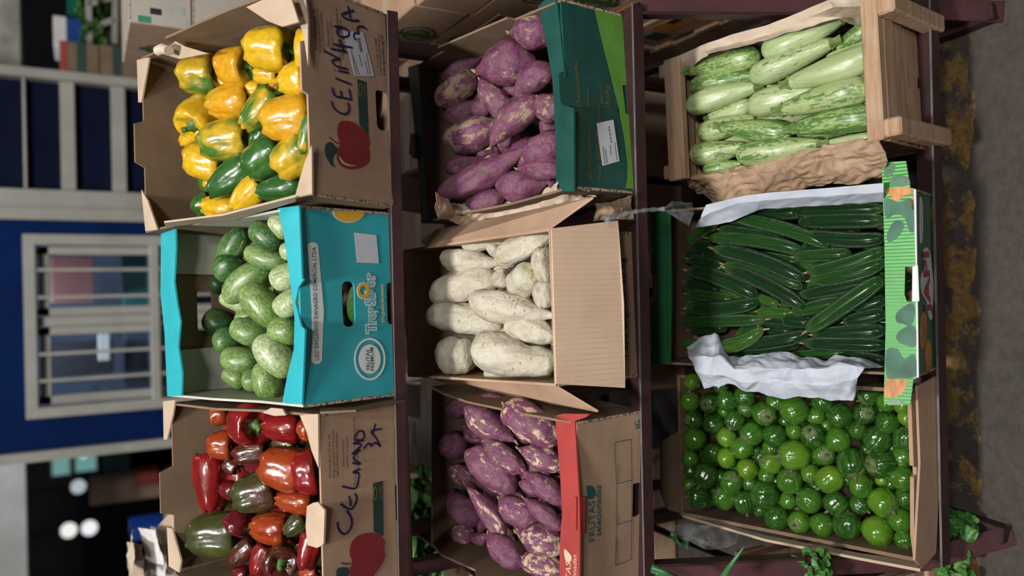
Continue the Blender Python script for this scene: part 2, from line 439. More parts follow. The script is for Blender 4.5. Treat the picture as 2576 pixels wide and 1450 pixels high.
def zuke_mat():
    m, nt, b = newmat('striped_zucchini_skin')
    v = objcoord(nt, (1, 1, 1), 50)
    c = mixc(nt, ramp(nt, noise(nt, objcoord(nt, (3, 3, .5), 40), 2, 3), [(.35, g(0)), (.65, g(1))]), attr(nt, 'c1'), attr(nt, 'c2'))
    st = noise(nt, objcoord(nt, (11, 11, 11), 60), 1.25, 4, .62)
    big = noise(nt, objcoord(nt, (3.0, 3.0, .7), 60), 1.3, 2)
    f = math_(nt, 'ADD', math_(nt, 'ADD', st, math_(nt, 'MULTIPLY', math_(nt, 'SUBTRACT', big, .5), .75)), math_(nt, 'SUBTRACT', attr(nt, 'amt', True), .5))
    k = ramp(nt, f, [(.60, g(0)), (.64, g(.9))])
    c = mixc(nt, k, c, (.028, .115, .02))
    k2 = ramp(nt, f, [(.48, g(0)), (.62, g(.5))])
    c = mixc(nt, k2, c, (.13, .26, .06))
    nt.links.new(c, b.inputs['Base Color']); b.inputs['Roughness'].default_value = .3; b.inputs['Coat Weight'].default_value = .15
    bump(nt, b, noise(nt, objcoord(nt, (6, 6, 1), 5), 1.5, 3), .12, .04); return m
def cuke_mat():
    m, nt, b = newmat('dark_cucumber_skin')
    z = zcoord(nt)
    li = noise(nt, objcoord(nt, (9, 9, .35), 60), 1.4, 3, .5)
    c = mixc(nt, ramp(nt, li, [(.42, g(0)), (.66, g(1))]), attr(nt, 'c1'), attr(nt, 'c2'))
    tip = ramp(nt, math_(nt, 'ADD', z, math_(nt, 'MULTIPLY', noise(nt, objcoord(nt, (4, 4, 1), 9), 2, 2), .15)), [(.42, g(0)), (.56, g(.55))])
    c = mixc(nt, tip, c, (.09, .19, .04))
    nt.links.new(c, b.inputs['Base Color']); b.inputs['Roughness'].default_value = .27; b.inputs['Coat Weight'].default_value = .25; b.inputs['Coat Roughness'].default_value = .16
    h = math_(nt, 'ADD', li, math_(nt, 'MULTIPLY', noise(nt, objcoord(nt, (5, 5, 9), 9), 3, 3), .8))
    bump(nt, b, h, .6, .06); return m
def jilo_mat():
    m, nt, b = newmat('scarlet_eggplant_skin')
    z = zcoord(nt); v = objcoord(nt, (1, 1, 1), 50)
    f = math_(nt, 'ADD', noise(nt, v, 1.6, 3), math_(nt, 'MULTIPLY', math_(nt, 'SUBTRACT', .0, z), .35))
    c = mixc(nt, ramp(nt, f, [(.35, g(0)), (.75, g(1))]), attr(nt, 'c1'), attr(nt, 'c2'))
    fl = noise(nt, objcoord(nt, (7, 7, 1.0), 60), 1.4, 3, .6)
    zz = ramp(nt, z, [(.52, g(0)), (.85, g(.8))])
    c = mixc(nt, math_(nt, 'MULTIPLY', ramp(nt, fl, [(.5, g(0)), (.62, g(1))]), .35), c, (.11, .22, .035))
    nt.links.new(c, b.inputs['Base Color']); b.inputs['Roughness'].default_value = .16; b.inputs['Coat Weight'].default_value = .4; b.inputs['Coat Roughness'].default_value = .06
    bump(nt, b, noise(nt, v, 7, 3), .06, .03); return m
VM = dict(pepper=pepper_mat(), fatcuke=fatcuke_mat(), spud=spud_mat(), root=root_mat(), zuke=zuke_mat(), cuke=cuke_mat(), jilo=jilo_mat())

# ------------------------------------------------------------------ cartons: pose (x, y, z, yaw, tilt), width, front height, back height, depth
BOX = {'A': [0.3834, 1.5432, 1.1821, 0.0731, 0.3944, 0.4148, 0.2084, 0.2427, 0.5723],
       'B': [-0.0286, 1.5637, 1.1696, 0.0282, 0.2847, 0.3901, 0.2268, 0.2896, 0.4971],
       'C': [-0.4371, 1.5503, 1.1534, 0.0253, 0.3189, 0.3957, 0.2163, 0.286, 0.5025],
       'D': [0.3907, 1.3181, 0.7276, 0.0746, 0.1024, 0.3899, 0.1661, 0.2555, 0.4751],
       'E': [-0.0402, 1.311, 0.7188, 0.0342, 0.1709, 0.3069, 0.2402, 0.2768, 0.4917],
       'F': [-0.4637, 1.3064, 0.7229, -0.06, 0.1498, 0.3959, 0.1865, 0.2141, 0.4988],
       'G': [0.4156, 1.0014, 0.1663, 0.0394, 0.1506, 0.2846, 0.2204, 0.2557, 0.4781],
       'H': [-0.0061, 0.9898, 0.174, 0.0, 0.3611, 0.3656, 0.171, 0.1971, 0.5686],
       'I': [-0.4002, 0.9936, 0.1652, 0.0024, 0.1235, 0.3521, 0.1145, 0.2294, 0.5259]}
FR = {}
for k, (x, y, z, yaw, t, *_r) in BOX.items():
    lx = np.array([math.cos(yaw), math.sin(yaw), 0]); f0 = np.array([-math.sin(yaw), math.cos(yaw), 0]); up = np.array([0, 0, 1.0])
    FR[k] = (np.array([x, y, z]), lx, f0 * math.cos(t) + up * math.sin(t), -f0 * math.sin(t) + up * math.cos(t))
def mw(k):
    o, lx, ly, lz = FR[k]
    return Matrix(((lx[0], ly[0], lz[0], o[0]), (lx[1], ly[1], lz[1], o[1]), (lx[2], ly[2], lz[2], o[2]), (0, 0, 0, 1)))
def on(k, axis, val, x, y):
    """picture pixel -> box-local point on the local plane axis = val"""
    o, lx, ly, lz = FR[k]; n = {'x': lx, 'y': ly, 'z': lz}[axis]
    q = world_plane(x, y, n, o + n * val) - o
    return Vector((q @ lx, q @ ly, q @ lz))
def toworld(k, p):
    o, lx, ly, lz = FR[k]; return Vector(o + lx * p[0] + ly * p[1] + lz * p[2])

TH = .005
def side_poly(k, s, front, back, prof=None):
    """side panel outline in the plane x = s*w/2 (local), prof: extra (y, z) points along the top from front to back"""
    w, hf, hb, d = BOX[k][5:]
    x = s * w / 2
    top = [(0, front)] + (prof or []) + [(d, back)]
    return [(x, 0, 0), (x, d, 0)] + [(x, yy, zz) for yy, zz in reversed(top)]
def rrect(cx, cz, w, h, r, y=0.0, n=4):
    out = []
    for sx, sz, a0 in ((1, 1, 0), (-1, 1, 90), (-1, -1, 180), (1, -1, 270)):
        for i in range(n + 1):
            a = math.radians(a0 + 90 * i / n)
            out.append((cx + sx * (w / 2 - r) + r * math.cos(a), y, cz + sz * (h / 2 - r) + r * math.sin(a)))
    return out
def carton(k, name, label, cat, out_m, in_m, front_top=None, front_holes=(), back_top=None, back_holes=(), side_l=None, side_r=None, front_m=None, thick=TH, side_m=None):
    w, hf, hb, d = BOX[k][5:]
    root = tag(empty(name, mw(k)), label, cat)
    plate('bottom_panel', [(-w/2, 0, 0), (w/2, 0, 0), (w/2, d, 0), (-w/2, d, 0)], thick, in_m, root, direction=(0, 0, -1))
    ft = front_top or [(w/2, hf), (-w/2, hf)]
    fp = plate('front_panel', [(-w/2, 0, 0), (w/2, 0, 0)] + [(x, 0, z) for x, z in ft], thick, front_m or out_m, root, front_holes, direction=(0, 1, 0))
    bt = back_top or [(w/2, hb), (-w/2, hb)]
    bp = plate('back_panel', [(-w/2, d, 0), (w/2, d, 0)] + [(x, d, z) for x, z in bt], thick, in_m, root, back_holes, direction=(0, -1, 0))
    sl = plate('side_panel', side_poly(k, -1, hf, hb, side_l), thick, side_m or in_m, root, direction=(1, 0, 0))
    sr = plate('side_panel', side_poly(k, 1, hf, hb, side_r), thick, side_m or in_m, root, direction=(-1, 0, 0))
    for s, sp in ((-1, sl), (1, sr)):      # raw fluted edge along the panel's front end
        bx('cut_edge', (s * (w/2 - .0015), -.0006, hf * .5), (.0052, .0012, hf * .96), M['edge'], sp)
    return dict(root=root, front=fp, back=bp, left=sl, right=sr, w=w, hf=hf, hb=hb, d=d)

# ---- flat print on a panel plane y = const (local)
def decal(k, parent, name, pix, mat, y=-.0008, axis='y', thick=.0004, z=None):
    pts = [on(k, axis, y, px, py) for px, py in pix]
    dirv = {'y': (0, -1, 0), 'z': (0, 0, 1)}[axis]
    return plate(name, pts, thick, mat, parent, direction=dirv)
def smooth_poly(pts, sub=5):
    n = len(pts); out = []
    for i in range(n):
        p0, p1, p2, p3 = [np.array(pts[(i + j) % n], float) for j in (-1, 0, 1, 2)]
        for s in range(sub):
            t = s / sub
            out.append(tuple(.5 * ((2 * p1) + (-p0 + p2) * t + (2 * p0 - 5 * p1 + 4 * p2 - p3) * t * t + (-p0 + 3 * p1 - 3 * p2 + p3) * t ** 3)))
    return out
def ellipse_px(cx, cy, rx, ry, n=40): return [(cx + rx * math.cos(2 * math.pi * i / n), cy + ry * math.sin(2 * math.pi * i / n)) for i in range(n)]
def ring(k, parent, name, cx, cy, rx, ry, t, mat, y=-.0008, axis='y'):
    o = [on(k, axis, y, *p) for p in ellipse_px(cx, cy, rx, ry)]; i_ = [on(k, axis, y, *p) for p in ellipse_px(cx, cy, rx * t, ry * t)]
    return plate(name, o, .0004, mat, parent, [i_], direction={'y': (0, -1, 0), 'z': (0, 0, 1)}[axis])
_txt = {}
def text_mesh(body, bold=0.0):
    key = (body, bold)
    if key in _txt: return _txt[key]
    cu = bpy.data.curves.new('t', 'FONT'); cu.body = body; cu.resolution_u = 2; cu.offset = bold
    o = bpy.data.objects.new('t', cu); COL.objects.link(o)
    bpy.context.view_layer.update()
    me = bpy.data.meshes.new_from_object(o.evaluated_get(bpy.context.evaluated_depsgraph_get()))
    bpy.data.objects.remove(o); bpy.data.curves.remove(cu)
    v = np.empty(len(me.vertices) * 3); me.vertices.foreach_get('co', v); v = v.reshape(-1, 3)
    f = [tuple(p.vertices) for p in me.polygons]; bpy.data.meshes.remove(me)
    x0, x1 = v[:, 0].min(), v[:, 0].max()
    _txt[key] = ((v - [x0, 0, 0]) / (x1 - x0), f)
    return _txt[key]
def text(k, parent, body, p0, p1, mat, aspect=1.0, y=-.0009, axis='y', bold=0.0, name='printed_text'):
    """text whose baseline runs from pixel p0 to pixel p1; aspect stretches its height"""
    a, b = on(k, axis, y, *p0), on(k, axis, y, *p1)
    ex = b - a; L = ex.length; ex.normalize()
    nrm = Vector((0, -1, 0)) if axis == 'y' else Vector((0, 0, 1))
    ey = nrm.cross(ex)
    v, f = text_mesh(body, bold)
    V = [a + ex * (q[0] * L) + ey * (q[1] * L * aspect) + nrm * .0003 for q in v]
    return link(name, pydata(name, V, f), mat, parent)
def strokes(k, parent, lines, width, mat, y=-.0012, name='handwriting', axis='y'):
    V = []; F = []
    nrm = Vector((0, -1, 0)) if axis == 'y' else Vector((0, 0, 1))
    for ln in lines:
        P = [on(k, axis, y, *p) for p in ln]
        if len(P) > 2:
            Q = []
            for i in range(len(P) - 1):
                p0, p1, p2, p3 = P[max(i - 1, 0)], P[i], P[i + 1], P[min(i + 2, len(P) - 1)]
                for s in range(5):
                    t = s / 5
                    Q.append(.5 * ((2 * p1) + (p2 - p0) * t + (2 * p0 - 5 * p1 + 4 * p2 - p3) * t * t + (3 * p1 - p0 - 3 * p2 + p3) * t ** 3))
            P = Q + [P[-1]]
        b = len(V)
        for i, p in enumerate(P):
            t = P[min(i + 1, len(P) - 1)] - P[max(i - 1, 0)]
            s = nrm.cross(t)
            if s.length < 1e-9: s = Vector((1, 0, 0))
            s.normalize()
            V += [p + s * width / 2, p - s * width / 2]
        F += [(b + 2*i, b + 2*i + 1, b + 2*i + 3, b + 2*i + 2) for i in range(len(P) - 1)]
    return link(name, pydata(name, V, F), mat, parent)
def T(x0, y0, sx, sy=None):
    sy = sy or sx
    def f(*p): return (x0 + sx * p[0], y0 + sy * p[1])
    return f
def TT(f, pts): return [f(*p) for p in pts]
c1 = T(330, 0, .4137); c2 = T(390, 500, .3723); c3 = T(390, 980, .3242); c4 = T(980, 0, .4138); c5 = T(980, 500, .3725)
c6 = T(1000, 940, .3518); c7 = T(1600, 0, .3863); c8 = T(1600, 400, .4415); c9 = T(1600, 900, .3793)
A1 = T(760, 0, .1794); A2 = T(790, 170, .2275); B1 = T(740, 560, .3171); C1 = T(800, 1010, .3034); D1 = T(1400, 130, .2482); F1 = T(1390, 1030, .2897); A3 = T(330, 50, .3795); H1 = T(2210, 400, .427); A4 = T(560, 0, .2096)

# ------------------------------------------------------------------ setting: floor, hall walls, kiosk
o = link('floor', pydata('floor', [(-8, -1.5, 0), (8, -1.5, 0), (8, 12, 0), (-8, 12, 0)], [(0, 1, 2, 3)]), M['floor']); tag(o, 'worn concrete floor with a flaking yellow line', None, kind='structure')
o = bx('wall_back', (0, 11.0, 2.5), (18, .2, 5.4), M['dark']); tag(o, 'dark far wall of the market hall', kind='structure')
# grey fascia left, pale rough wall right
def yrect(name, x0, y0, x1, y1, Y, depth, mat, parent=None):
    """box whose front face, at world distance Y, spans the given picture rectangle"""
    a = WY(x0, (y0 + y1) / 2, Y)[2]; b = WY(x1, (y0 + y1) / 2, Y)[2]
    l = WY((x0 + x1) / 2, y1, Y)[0]; r = WY((x0 + x1) / 2, y0, Y)[0]
    return bx(name, ((l + r) / 2, Y + depth / 2, (a + b) / 2), (abs(r - l), depth, abs(a - b)), mat, parent, bev=.004)
o = yrect('wall_left', -300, 1180, 72, 1900, 6.2, .2, M['grey_wall']); tag(o, 'pale grey fascia above the dark stalls', kind='structure')
o = yrect('wall_right', -300, -500, 46, 186, 5.2, .2, M['stone_wall']); tag(o, 'rough pale wall above the cartons', kind='structure')
# kiosk front: blue wall around a barred window, navy louvre bay beside it
KY = 4.6
kiosk = tag(empty('kiosk', Matrix.Translation((-.2, KY, 0))), 'blue kiosk with a white barred window and navy shutter bay', 'kiosk')
def kp(ob):   # re-parent keeping world coordinates
    ob.parent = kiosk; ob.matrix_parent_inverse = kiosk.matrix_world.inverted(); return ob
XL, XR = WY(200, 1125, KY)[0], WY(180, 557, KY)[0]
wx0, wx1 = WY(230, 1040, KY)[0], WY(230, 592, KY)[0]; wz1, wz0 = WY(62, 820, KY)[2], WY(640, 820, KY)[2]
kp(plate('wall', [(XL, KY, 0), (XR, KY, 0), (XR, KY, 2.6), (XL, KY, 2.6)], .1, M['blue'], None, [[(wx0, KY, wz0), (wx1, KY, wz0), (wx1, KY, wz1), (wx0, KY, wz1)]], direction=(0, 1, 0)))
kp(bx('corner_trim', (XL - .02, KY + .02, 1.3), (.05, .14, 2.6), M['cream_paint']))
kp(bx('corner_trim', (XR + .03, KY + .02, 1.3), (.06, .16, 2.6), M['cream_paint']))
win = kp(empty('window'))
ft = .055
for nm, c, s in (('frame', ((wx0 + wx1) / 2, KY - .02, wz1 - ft / 2), (wx1 - wx0, .06, ft)), ('frame', ((wx0 + wx1) / 2, KY - .02, wz0 + ft / 2), (wx1 - wx0, .06, ft)),
                 ('frame', (wx0 + ft / 2, KY - .02, (wz0 + wz1) / 2), (ft, .062, wz1 - wz0)), ('frame', (wx1 - ft / 2, KY - .02, (wz0 + wz1) / 2), (ft, .062, wz1 - wz0)),
                 ('transom', ((wx0 + wx1) / 2, KY - .02, WY(390, 820, KY)[2]), (wx1 - wx0, .05, .045)),
                 ('mullion', (WY(240, 806, KY)[0], KY + .03, (wz0 + wz1) / 2), (.05, .04, wz1 - wz0))):
    q = bx(nm, c, s, M['cream_paint'], None, bev=.004); q.parent = win
for py in (679, 746, 884, 949):
    q = bx('security_bar', (WY(240, py, KY)[0], KY - .03, (wz0 + wz1) / 2), (.016, .016, wz1 - wz0), M['cream_paint']); q.parent = win
for x0, x1 in ((wx0 + .06, WY(240, 806, KY)[0] - .03), (WY(240, 806, KY)[0] + .03, wx1 - .06)):
    q = bx('pane', ((x0 + x1) / 2, KY + .06, (wz0 + wz1) / 2), (x1 - x0, .005, wz1 - wz0 - .1), M['glass']); q.parent = win
    for xx in (x0 + .02, x1 - .02):
        q = bx('sash_stile', (xx, KY + .045, (wz0 + wz1) / 2), (.04, .03, wz1 - wz0 - .1), M['cream_paint']); q.parent = win
    q = bx('sash_rail', ((x0 + x1) / 2, KY + .045, wz1 - .085), (x1 - x0, .03, .045), M['cream_paint']); q.parent = win
# kiosk inside
kp(bx('back_wall', ((XL + XR) / 2, 6.0, 1.3), (XR - XL, .05, 2.6), M['bluegrey']))
kp(bx('inner_shelf', ((XL + XR) / 2, 5.7, 1.32), (XR - XL - .1, .4, .03), M['cream_paint']))
tag(yrect('pink_bin', 128, 645, 236, 762, 5.0, .25, M['pink']), 'pink plastic bin standing inside the kiosk window', 'bin')
tag(yrect('monitor', 120, 860, 285, 945, 5.2, .05, M['dark']), 'dark screen inside the kiosk window', 'screen')
tag(yrect('paper_note', 247, 840, 276, 908, 5.1, .01, M['card_white']), 'white paper note pinned inside the kiosk window', 'note')
tag(yrect('blue_crate', 310, 640, 385, 770, 5.3, .25, M['ink_teal']), 'blue green crate on the shelf in the kiosk', 'crate')
tag(yrect('cloth_bundle', 315, 830, 400, 1000, 5.35, .2, M['bluegrey']), 'dull blue cloth bundle behind the kiosk glass', 'cloth')
area('kiosk_lamp', (-.2, 4.85, 2.5), (-.2, 5.3, 1.2), .3, 26, (.9, .95, 1))
# navy louvre bay
BX0, BX1 = XR + .06, WY(150, 190, KY)[0]
kp(bx('bay_panel', ((BX0 + BX1) / 2, KY + .1, 1.3), (BX1 - BX0, .04, 2.6), M['navy']))
for x0, x1 in ((57, 66), (152, 190), (281, 318), (420, 455)):
    za, zb = WY(x0, 360, KY)[2], WY(x1, 360, KY)[2]
    kp(bx('bay_rail', ((BX0 + BX1) / 2, KY + .05, (za + zb) / 2), (BX1 - BX0, .05, za - zb), M['cream_paint'], bev=.003))
kp(bx('bay_post', (BX0 + .05, KY + .03, 1.3), (.1, .09, 2.6), M['cream_paint'], bev=.004))
kp(bx('bay_post', (BX1, KY + .03, 1.3), (.05, .09, 2.6), M['cream_paint'], bev=.004))
# lamps and lit windows far off in the dark hall
def sphere_geo(c, r, seg=20, rings=12):
    bm = bmesh.new(); bmesh.ops.create_uvsphere(bm, u_segments=seg, v_segments=rings, radius=r)
    for v in bm.verts: v.co += Vector(c)
    me = bpy.data.meshes.new('globe'); bm.to_mesh(me); bm.free(); return me
for nm, px, py, r, colr, s, lab in (('globe_lamp', 197, 1225, .07, (.75, .85, .9), .55, 'small round lamp glowing in the dark, nearest the lit green windows'),
                             ('globe_lamp', 173, 1335, .075, (.9, .9, .86), 1.0, 'round lamp glowing in the dark, left of the lower pair in the photo'),
                             ('globe_lamp', 225, 1329, .075, (.88, .9, .92), 1.0, 'round lamp glowing in the dark, right of the lower pair in the photo'),
                             ('globe_lamp', 210, 1140, .05, (.75, 1, .92), 1.3, 'bright greenish round lamp in front of the lit window')):
    p = WY(px, py, 9.0)
    root = tag(empty(nm, Matrix.Translation(p)), lab, 'lamp', 'far globe lamps')
    link('globe', sphere_geo((0, 0, 0), r), emis('lamp_glow', colr, s), root, True)
    link('cord', tube_geo([(0, 0, r), (0, 0, 5.2 - p[2])], .008, 6), M['dark'], root)
    link('cap', tube_geo([(0, 0, r * .85), (0, 0, r * 1.35)], r * .35, 10), M['maroon'], root)
em_t = emis('lit_teal_pane', (.28, .62, .60), .45)
for i, (x0, y0, x1, y1) in enumerate(((131, 1132, 175, 1196), (190, 1126, 242, 1186))):
    root = tag(empty('lit_window', Matrix.Translation(WY((x0 + x1) / 2, (y0 + y1) / 2, 10.85))), ('teal lit window pane, left of the two in the photo', 'teal lit window pane behind the bright greenish lamp')[i], 'window', 'lit windows far off')
    q = yrect('pane', x0, y0, x1, y1, 10.85, .05, em_t); q.parent = root; q.matrix_parent_inverse = root.matrix_world.inverted()
    for (a, b, c_, d_) in ((x0 - 6, y0 - 5, x0, y1 + 5), (x1, y0 - 5, x1 + 6, y1 + 5)):
        q = yrect('frame', a, b, c_, d_, 10.82, .08, M['kraft_in']); q.parent = root; q.matrix_parent_inverse = root.matrix_world.inverted()

# plain closed cartons used for the stacks
def closed_carton(name, c, s, yaw, mat, label, seam=True, hole=None, prints=(), cat='carton', group=None, band=None):
    root = tag(empty(name, Matrix.Translation(c) @ Matrix.Rotation(yaw, 4, 'Z')), label, cat, group)
    w, d, h = s
    link('body', box_geo((0, 0, h / 2), (w, d, h), None, .004), mat, root)
    if seam:
        bx('tape_seam', (0, 0, h + .0005), (w * .98, .05, .001), M['kraft_pale'], root)
        bx('flap_gap', (0, -d / 2 - .0004, h * .985), (w * .97, .001, .004), M['edge'], root)
    if hole:      # handle slots: flat dark plates, shade of the openings put into colour
        for sx, axis in hole:
            if axis == 'x': bx('dark_slot_plate', (sx * (w / 2 + .0004), 0, h * .68), (.002, .085, .028), M['dark'], root, bev=.0006)
            elif axis == 'e': bx('dark_slot_plate', (-w / 2 + .038, -d / 2 - .0004, h * .58), (.018, .002, .030), M['dark'], root, bev=.0006)
            else: bx('dark_slot_plate', (0, sx * (d / 2 + .0004), h * .68), (.085, .002, .028), M['dark'], root, bev=.0006)
    for (face, u0, v0, u1, v1, pm, nm) in prints:      # fractions of the face
        if face == 'f': bx(nm, ((u0 + u1) / 2 * w - w / 2, -d / 2 - .0005, (v0 + v1) / 2 * h), (abs(u1 - u0) * w, .001, abs(v1 - v0) * h), pm, root)
        elif face == 'l': bx(nm, (-w / 2 - .0005, (u0 + u1) / 2 * d - d / 2, (v0 + v1) / 2 * h), (.001, abs(u1 - u0) * d, abs(v1 - v0) * h), pm, root)
        elif face == 'L':   # round badge on the left face: ring, disc and upright bar
            cy, cz, r = (u0 - .5) * d, v0 * h, u1 * h
            for rr, mm, e, n2 in ((r, M['badge_green'], .0006, 'badge_ring'), (r * .82, M['kraft'], .001, 'badge_ring'), (r * .72, M['badge_green'], .0014, 'badge_disc'), (r * .5, M['ink_badge'], .0018, 'badge_disc')):
                plate(n2, [(-w / 2 - e, cy + rr * 1.25 * math.cos(t * math.pi / 14), cz + rr * math.sin(t * math.pi / 14)) for t in range(28)], .0003, mm, root, direction=(-1, 0, 0))
            bx('badge_bar', (-w / 2 - .0022, cy, cz), (.0005, r * .5, r * 2.1), M['badge_green'], root)
    if band:
        for f_ in band: bx('green_band', ((f_ - .5) * w, -d / 2 - .0006, h / 2), (w * .09, .0012, h), M['ink_green'], root)
    return root
M['badge_green'] = plain('badge_green_ink', (.03, .085, .03), .6, .1, 20, 0)
M['ink_badge'] = plain('badge_yellow_ink', (.24, .17, .04), .6, .1, 20, 0)

# ------------------------------------------------------------------ carton wall on a pallet, right of the rack
M['label_green'] = plain('label_green_ink', (.04, .22, .11), .6, .1, 20, 0); M['faint'] = plain('faint_grey_green_ink', (.36, .40, .34), .6, .1, 20, 0)
pal = tag(empty('pallet', Matrix.Translation((.98, 2.15, 0))), 'wooden pallet under the stacked cartons beside the rack', 'pallet')
for i in range(7): bx('slat', (0, -.62 + i * .21, .088), (.42, .1, .022), M['wood'], pal)
for i in range(3): bx('bearer', (-.17 + i * .17, 0, .038), (.07, 1.36, .076), M['wood'], pal)
CX = .78
names_row = ['bottom', 'second', 'third', 'fourth', 'fifth', 'sixth', 'seventh', 'eighth', 'ninth']
for col, (y0, n) in enumerate(((1.50, 5), (1.97, 5), (2.44, 9))):
    where = ('nearest the camera', 'in the middle', 'farthest back')[col]
    for i in range(n):
        zz = .10 + i * .17; jx = RNG.uniform(-.006, .01); yw = RNG.uniform(-.015, .015)
        if col == 2 and i == 7: jx = -.02
        pr = []
        if col == 2:
            pr = [('f', 0.005, .66, .055, .86, M['label_green'], 'green_label'), ('f', .10, .12, .16, .36, M['faint'], 'faint_print'), ('f', .03, .08, .06, .30, M['faint'], 'faint_print')] if i >= 7 else []
            pr.append(('L', .55, .45, .30, 0, None, ''))
        elif i >= 2: pr = [('L', .5, .42, .36, 0, None, '')]
        else: pr = [('l', .15, .3, .4, .75, M['ink_green'], 'leaf_print'), ('l', .42, .35, .75, .8, M['ink_orange'], 'fruit_print'), ('l', .78, .2, .92, .6, M['ink_green'], 'leaf_print')]
        c_ = closed_carton('stacked_carton', (CX + .19 + jx, y0 + .225, zz), (.38, .45, .168), yw, M['white_board'] if (col == 2 and i >= 7) else M['kraft'],
                           f'closed kraft carton, {names_row[i]} from the floor in the stack {where}' if not (col == 2 and i >= 7) else f'closed carton with pale front and handle slot, {names_row[i]} from floor, farthest stack',
                           True, [(-1, 'e')] if col == 2 else [(-1, 'x')] if i < 2 else None, pr, group='cartons stacked beside the rack')
        if col == 2 and i >= 7:      # these two have pale fronts but brown sides
            bx('side_face', (-.19 - .0008, 0, .084), (.001, .44, .16), M['kraft'], c_)
# cartons stored behind the rack
for i, (x, w, lab) in enumerate(((.52, .33, 'kraft carton with green tape stored behind the rack at the photo top'), (.16, .34, 'kraft carton stored behind the rack under the yellow peppers'), (-.19, .30, 'kraft carton stored behind the rack under the teal carton'))):
    closed_carton('stored_carton', (x, 2.16, .0), (w, .38, .90 - i * .03), 0, M['kraft'], lab, True, None, [('f', .1, .9, .95, .96, M['ink_green'], 'green_stripe')], group='cartons behind the rack')
tag(plate('white_card', [WY(1008, 442, 1.98), WY(1060, 450, 1.96), WY(1066, 540, 1.96), WY(1010, 530, 1.98)], .003, M['card_white']), 'white card propped behind the rack beside the green carton', 'card')
tag(plate('white_card', [WY(1022, 962, 1.95), WY(1058, 962, 1.93), WY(1057, 1054, 1.93), WY(1026, 1048, 1.95)], .003, M['card_white']), 'white card behind the rack between white roots and red peppers', 'card')
tag(plate('white_card', [WY(1026, 1060, 1.95), WY(1042, 1062, 1.93), WY(1052, 1172, 1.93), WY(1027, 1164, 1.95)], .003, M['card_white']), 'narrow white card slip behind the rack below the red peppers', 'card')
sheet('crumpled_paper', [[WY(1018, 850, 2.02), WY(1025, 900, 2.02), WY(1022, 962, 2.02)], [WY(1060, 808, 1.92), WY(1066, 880, 1.88), WY(1070, 950, 1.9)], [WY(1092, 830, 1.9), WY(1100, 880, 1.9), WY(1105, 940, 1.9)]], M['paper_tan'], None, 50, 30, .008, 36, 5)
tag(bpy.data.objects['crumpled_paper'], 'crumpled tan paper wad behind the white roots carton', 'paper')

# ------------------------------------------------------------------ the stepped rack
rack = tag(empty('display_rack', Matrix.Translation((0, 1.3, 0))), 'maroon angle iron display rack with three stepped shelves', 'rack')
def rk(o): o.parent = rack; o.matrix_parent_inverse = rack.matrix_world.inverted(); return o
RZ = {i: (WY(vt, 725, Y)[2], WY(vb, 725, Y)[2]) for i, Y, vt, vb in ((1, 1.533, 988, 1014), (2, 1.290, 1604, 1630), (3, .975, 2351, 2372))}
RAILS = {1: (1.533, RZ[1], -.70, .588, .32), 2: (1.290, RZ[2], -.66, .595, .14), 3: (.975, RZ[3], -.60, .600, .20)}
for r, (y, (z, zb), x0, x1, t) in RAILS.items():
    rk(bx('front_rail', ((x0 + x1) / 2, y - .002, (z + zb) / 2), (x1 - x0, .005, z - zb), M['maroon'], bev=.0015))
    rk(bx('front_rail_lip', ((x0 + x1) / 2, y + .018, z - .008), (x1 - x0, .040, .005), M['maroon'], bev=.0015))
    rk(bx('worn_edge', ((x0 + x1) / 2, y - .0028, z + .0006), (x1 - x0, .0048, .0012), M['steel_edge']))
    dy, dz = .56 * math.cos(t), .56 * math.sin(t)
    for x in (x0 + .015, x1 - .015, -.22, .17):
        rk(bar_between('shelf_bearer', (x, y + .005, z - .022), (x, y + dy, z + dz - .035), .026, .006, M['maroon']))
    rk(bx('rear_rail', ((x0 + x1) / 2, y + dy, z + dz - .045), (x1 - x0, .03, .03), M['maroon'], bev=.002))
# sloping side stringers down to the feet, posts behind
for sx, pts, px_ in ((-1, [(-.612, 1.028, .15), (-.616, 1.30, .70)], -.69), (1, [(.592, 1.03, .15), (.598, 1.30, .70)], .600)):
    rk(bar_between('side_stringer', pts[0], pts[1], .045, .007, M['maroon_light'], up=(0, -.6, 1)))
    rk(bar_between('stringer_flange', Vector(pts[0]) - Vector((sx * .02, 0, 0)), Vector(pts[1]) - Vector((sx * .02, 0, 0)), .006, .035, M['maroon'], up=(0, -.6, 1)))
    ft_ = (-.557, .937, .0) if sx < 0 else (.576, .935, .0)
    rk(bar_between('foot', ft_, (pts[0][0], pts[0][1] + .01, .165), .045, .007, M['maroon_light'], up=(0, -.6, 1)))
    rk(bar_between('base_bar', (ft_[0], .94, .018), (ft_[0] - sx * .08, 1.95, .018), .036, .034, M['maroon']))
    rk(bar_between('rear_post', (px_, 1.80, 0), (px_, 1.80, 1.27), .036, .036, M['maroon_light' if sx < 0 else 'maroon']))  # left post paler than the right: its lit look is put into the colour
    rk(bar_between('rear_post', (px_ - sx * .02, 2.04, 0), (px_ - sx * .02, 2.04, 1.36), .036, .036, M['maroon']))
    for z in (.35, .93): rk(bar_between('side_tie', (px_, 1.2 + (z > .5) * .28, z), (px_, 2.03, z), .006, .036, M['maroon']))
rk(bx('rear_tie', (0, 2.03, .62), (1.16, .03, .03), M['maroon']))
rk(bx('rear_tie', (0, 2.03, .30), (1.16, .03, .03), M['maroon']))

